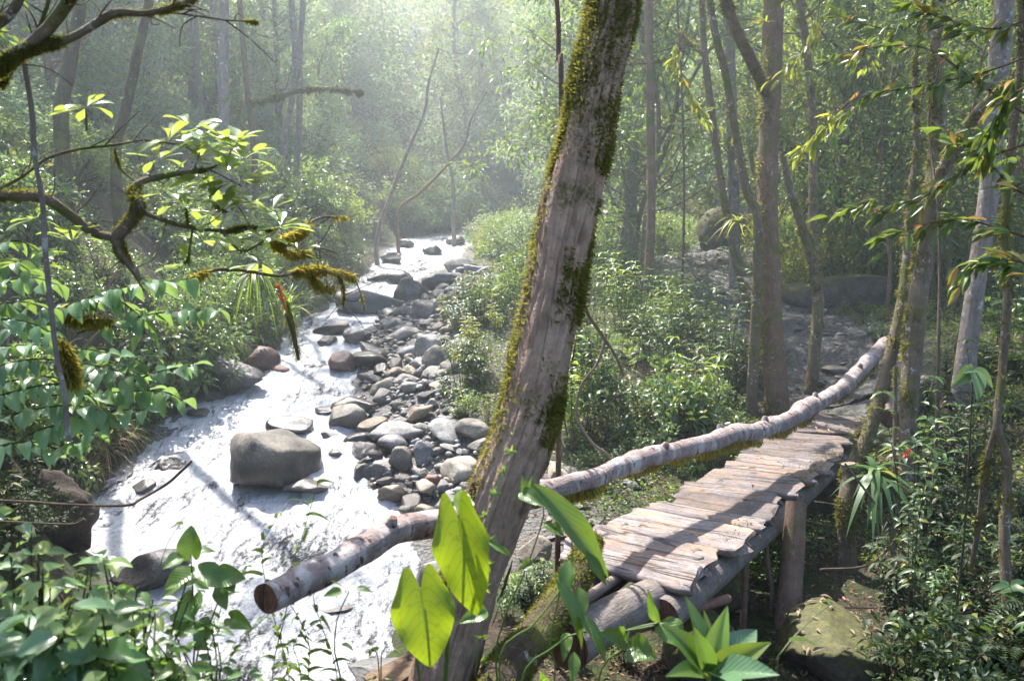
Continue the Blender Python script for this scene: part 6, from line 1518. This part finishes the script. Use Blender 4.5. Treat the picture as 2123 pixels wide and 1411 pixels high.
# --- ground cover and litter (nobody could count them)
def scatter_cover(name, n, ok, mat, L, W, hmax, tpl=T4, lift=.0, up=1.0):
    y = np.exp(rng.uniform(math.log(4.5), math.log(42), n * 3)); x = rng.uniform(-.68, .68, n * 3) * y
    msk = ok(x, y); x, y = x[msk][:n], y[msk][:n]; k = len(x)
    cl = fbm(np.stack([x * .8, y * .8, 0*x], -1), 3, 88); kk = cl > -.25; x, y, cl = x[kk], y[kk], cl[kk]; k = len(x)
    z = ground_z(x, y) + rng.uniform(lift, 1, k) ** 1.5 * hmax * (.5 + np.clip(cl + .3, 0, 1))
    s = L * (.6 + y * .025) * rng.uniform(.6, 1.3, k)
    d = rdir(k); d[:, 2] = d[:, 2] * .5; g = G()
    leaves(g, np.stack([x, y, z], -1), d, unit(rng.normal(size=(k, 3)) * .5 + [0, 0, up]), s, s * W, tpl)
    o = bpy.data.objects.new(name, g.mesh(name, L_[mat])); COL.objects.link(o); o['kind'] = 'stuff'
def okR(x, y):
    l, r, zw = stream(y); dk = (x - DK0[0]) * (DK1[1] - DK0[1]) - (y - DK0[1]) * (DK1[0] - DK0[0])
    return (x > r + 1.6) & (path_d(x, y) > rng.uniform(-.15, .35, x.shape)) & (y > 6.5)
def okL(x, y):
    l, r, zw = stream(y); return (x < l - .15) & (y > 9.5)
def okC(x, y):
    return okR(x, y) & ~((np.hypot(x - 2.9, y - 7.4) < 1.1) | (np.hypot(x - 1.7, y - 7.2) < 1.0))
scatter_cover('ground_cover', 60000, okC, 'cover', .055, .6, .16)
scatter_cover('low_foliage', 42000, okL, 'mid', .06, .5, .22)
scatter_cover('grass', 16000, lambda x, y: okR(x, y) & (y > 9), 'bright', .11, .12, .05, TB, up=.2)
scatter_cover('leaf_litter', 14000, lambda x, y: (x > stream(y)[1] + .6) & (y < 18) & (path_d(x, y) > -.1), 'litter', .07, .35, .02)
# dead leaves and shavings lying on the deck
for i in range(46):
    j = rng.integers(3, 196); t_ = rng.uniform(.05, .95); p = LE[j] * (1 - t_) + RE[j] * t_ + [0, 0, .055]
    g = G(); a = rng.uniform(0, 6.28); l = rng.uniform(.04, .10); hero_leaf(g, p, p + np.array([math.cos(a), math.sin(a), .1]) * l, l * rng.uniform(.2, .4), (0, 0, 1), 'lance', cup=.5, bend=.3, nu=5, nv=2)
    single('fallen_leaf', g, L_['litter'], 'small dead leaf lying on the planks of the deck', 'leaf', tuple(p), 'dead leaves lying on the deck')
mv = np.array([v.co[:] for v in MROCK.data.vertices]) + np.array(MROCK.location); mn = np.array([v.normal[:] for v in MROCK.data.vertices])
for i in rng.choice(np.where(mn[:, 2] > .6)[0], 30, replace=False):
    g = G(); a = rng.uniform(0, 6.28); l = rng.uniform(.05, .11); d = np.array([math.cos(a), math.sin(a), 0]); d = unit(d - mn[i] * (d @ mn[i])); p = mv[i] + mn[i] * .012
    hero_leaf(g, p, p + d * l, l * rng.uniform(.25, .4), mn[i], 'lance', cup=.4, bend=.2, nu=5, nv=2)
    single('fallen_leaf', g, L_['litter'], 'small dead leaf lying on the broad mossy rock in the gully', 'leaf', tuple(p), 'dead leaves on the broad mossy rock')
for i in range(16):
    c = hit(rng.uniform(1040, 1330), rng.uniform(1190, 1400)); put(rng.choice(['upS', 'upA', 'upD', 'fA']), c[0], c[1], rng.uniform(.28, .5), 'small leafy plant among the timber under the near end of the deck', 'plants among the timber under the deck')
for k in ALLP:
    if k not in used:
        for c in list(ALLP[k].children): bpy.data.objects.remove(c)
        bpy.data.objects.remove(ALLP[k])

# --- haze over the stream valley; near part added to imitate veiling glare
g = G(); X0, X1, Y0, Y1, Z0, Z1 = -45, 9, 5, 82, -5, 20
V = np.array([(x, y, z) for x in (X0, X1) for y in (Y0, Y1) for z in (Z0, Z1)], float)
g.add(V, np.array([(0, 1, 3, 2), (4, 6, 7, 5), (0, 4, 5, 1), (2, 3, 7, 6), (0, 2, 6, 4), (1, 5, 7, 3)]), smooth=False)
m = M('valley_haze'); v = m.n('VolumeScatter', Density=.0050, Anisotropy=.5, Color=(.84, .95, 1.0))
m.t.links.new(v.outputs[0], m.out.inputs['Volume'])
hz = setting('haze', g, m.m, 'stuff')
# ================================================================== LIGHT, HAZE, CAMERA
SUN_AZ, SUN_EL = math.radians(-26), math.radians(58)
w = bpy.data.worlds.new('World'); SC.world = w; w.use_nodes = True
nt = w.node_tree; bg = nt.nodes['Background']
sky = nt.nodes.new('ShaderNodeTexSky'); sky.sky_type = 'NISHITA'; sky.sun_disc = False
sky.sun_elevation = SUN_EL; sky.sun_rotation = SUN_AZ; sky.air_density = 1.0; sky.dust_density = 2.0
nt.links.new(sky.outputs[0], bg.inputs[0]); bg.inputs[1].default_value = .15
sd = bpy.data.lights.new('sun', 'SUN'); sd.energy = 5.0; sd.angle = math.radians(.53); sd.color = (1., .965, .90)
so = bpy.data.objects.new('sun', sd); COL.objects.link(so)
tosun = Vector((math.sin(SUN_AZ) * math.cos(SUN_EL), math.cos(SUN_AZ) * math.cos(SUN_EL), math.sin(SUN_EL)))
so.rotation_euler = tosun.to_track_quat('Z', 'Y').to_euler(); so.location = (0, 0, 20)

cd = bpy.data.cameras.new('camera'); cd.lens = 30; cd.sensor_width = 36; cd.clip_end = 600; cd.clip_start = .05
co = bpy.data.objects.new('camera', cd); COL.objects.link(co)
co.rotation_euler = (math.radians(90) - PITCH, 0, 0)
cd.dof.use_dof = True; cd.dof.focus_distance = 8.5; cd.dof.aperture_fstop = 2.2
SC.camera = co
SC.view_settings.view_transform = 'Standard'; SC.view_settings.look = 'None'; SC.view_settings.exposure = 0; SC.view_settings.gamma = 1
SC.render.engine = 'CYCLES'
cy = SC.cycles
cy.film_exposure = 3.25
cy.max_bounces = 5; cy.diffuse_bounces = 3; cy.glossy_bounces = 2; cy.transmission_bounces = 3; cy.volume_bounces = 0; cy.transparent_max_bounces = 4
cy.sample_clamp_indirect = 4; cy.sample_clamp_direct = 12; cy.caustics_reflective = False; cy.caustics_refractive = False
cy.use_denoising = True; cy.use_adaptive_sampling = True; cy.adaptive_threshold = .035; cy.use_light_tree = False
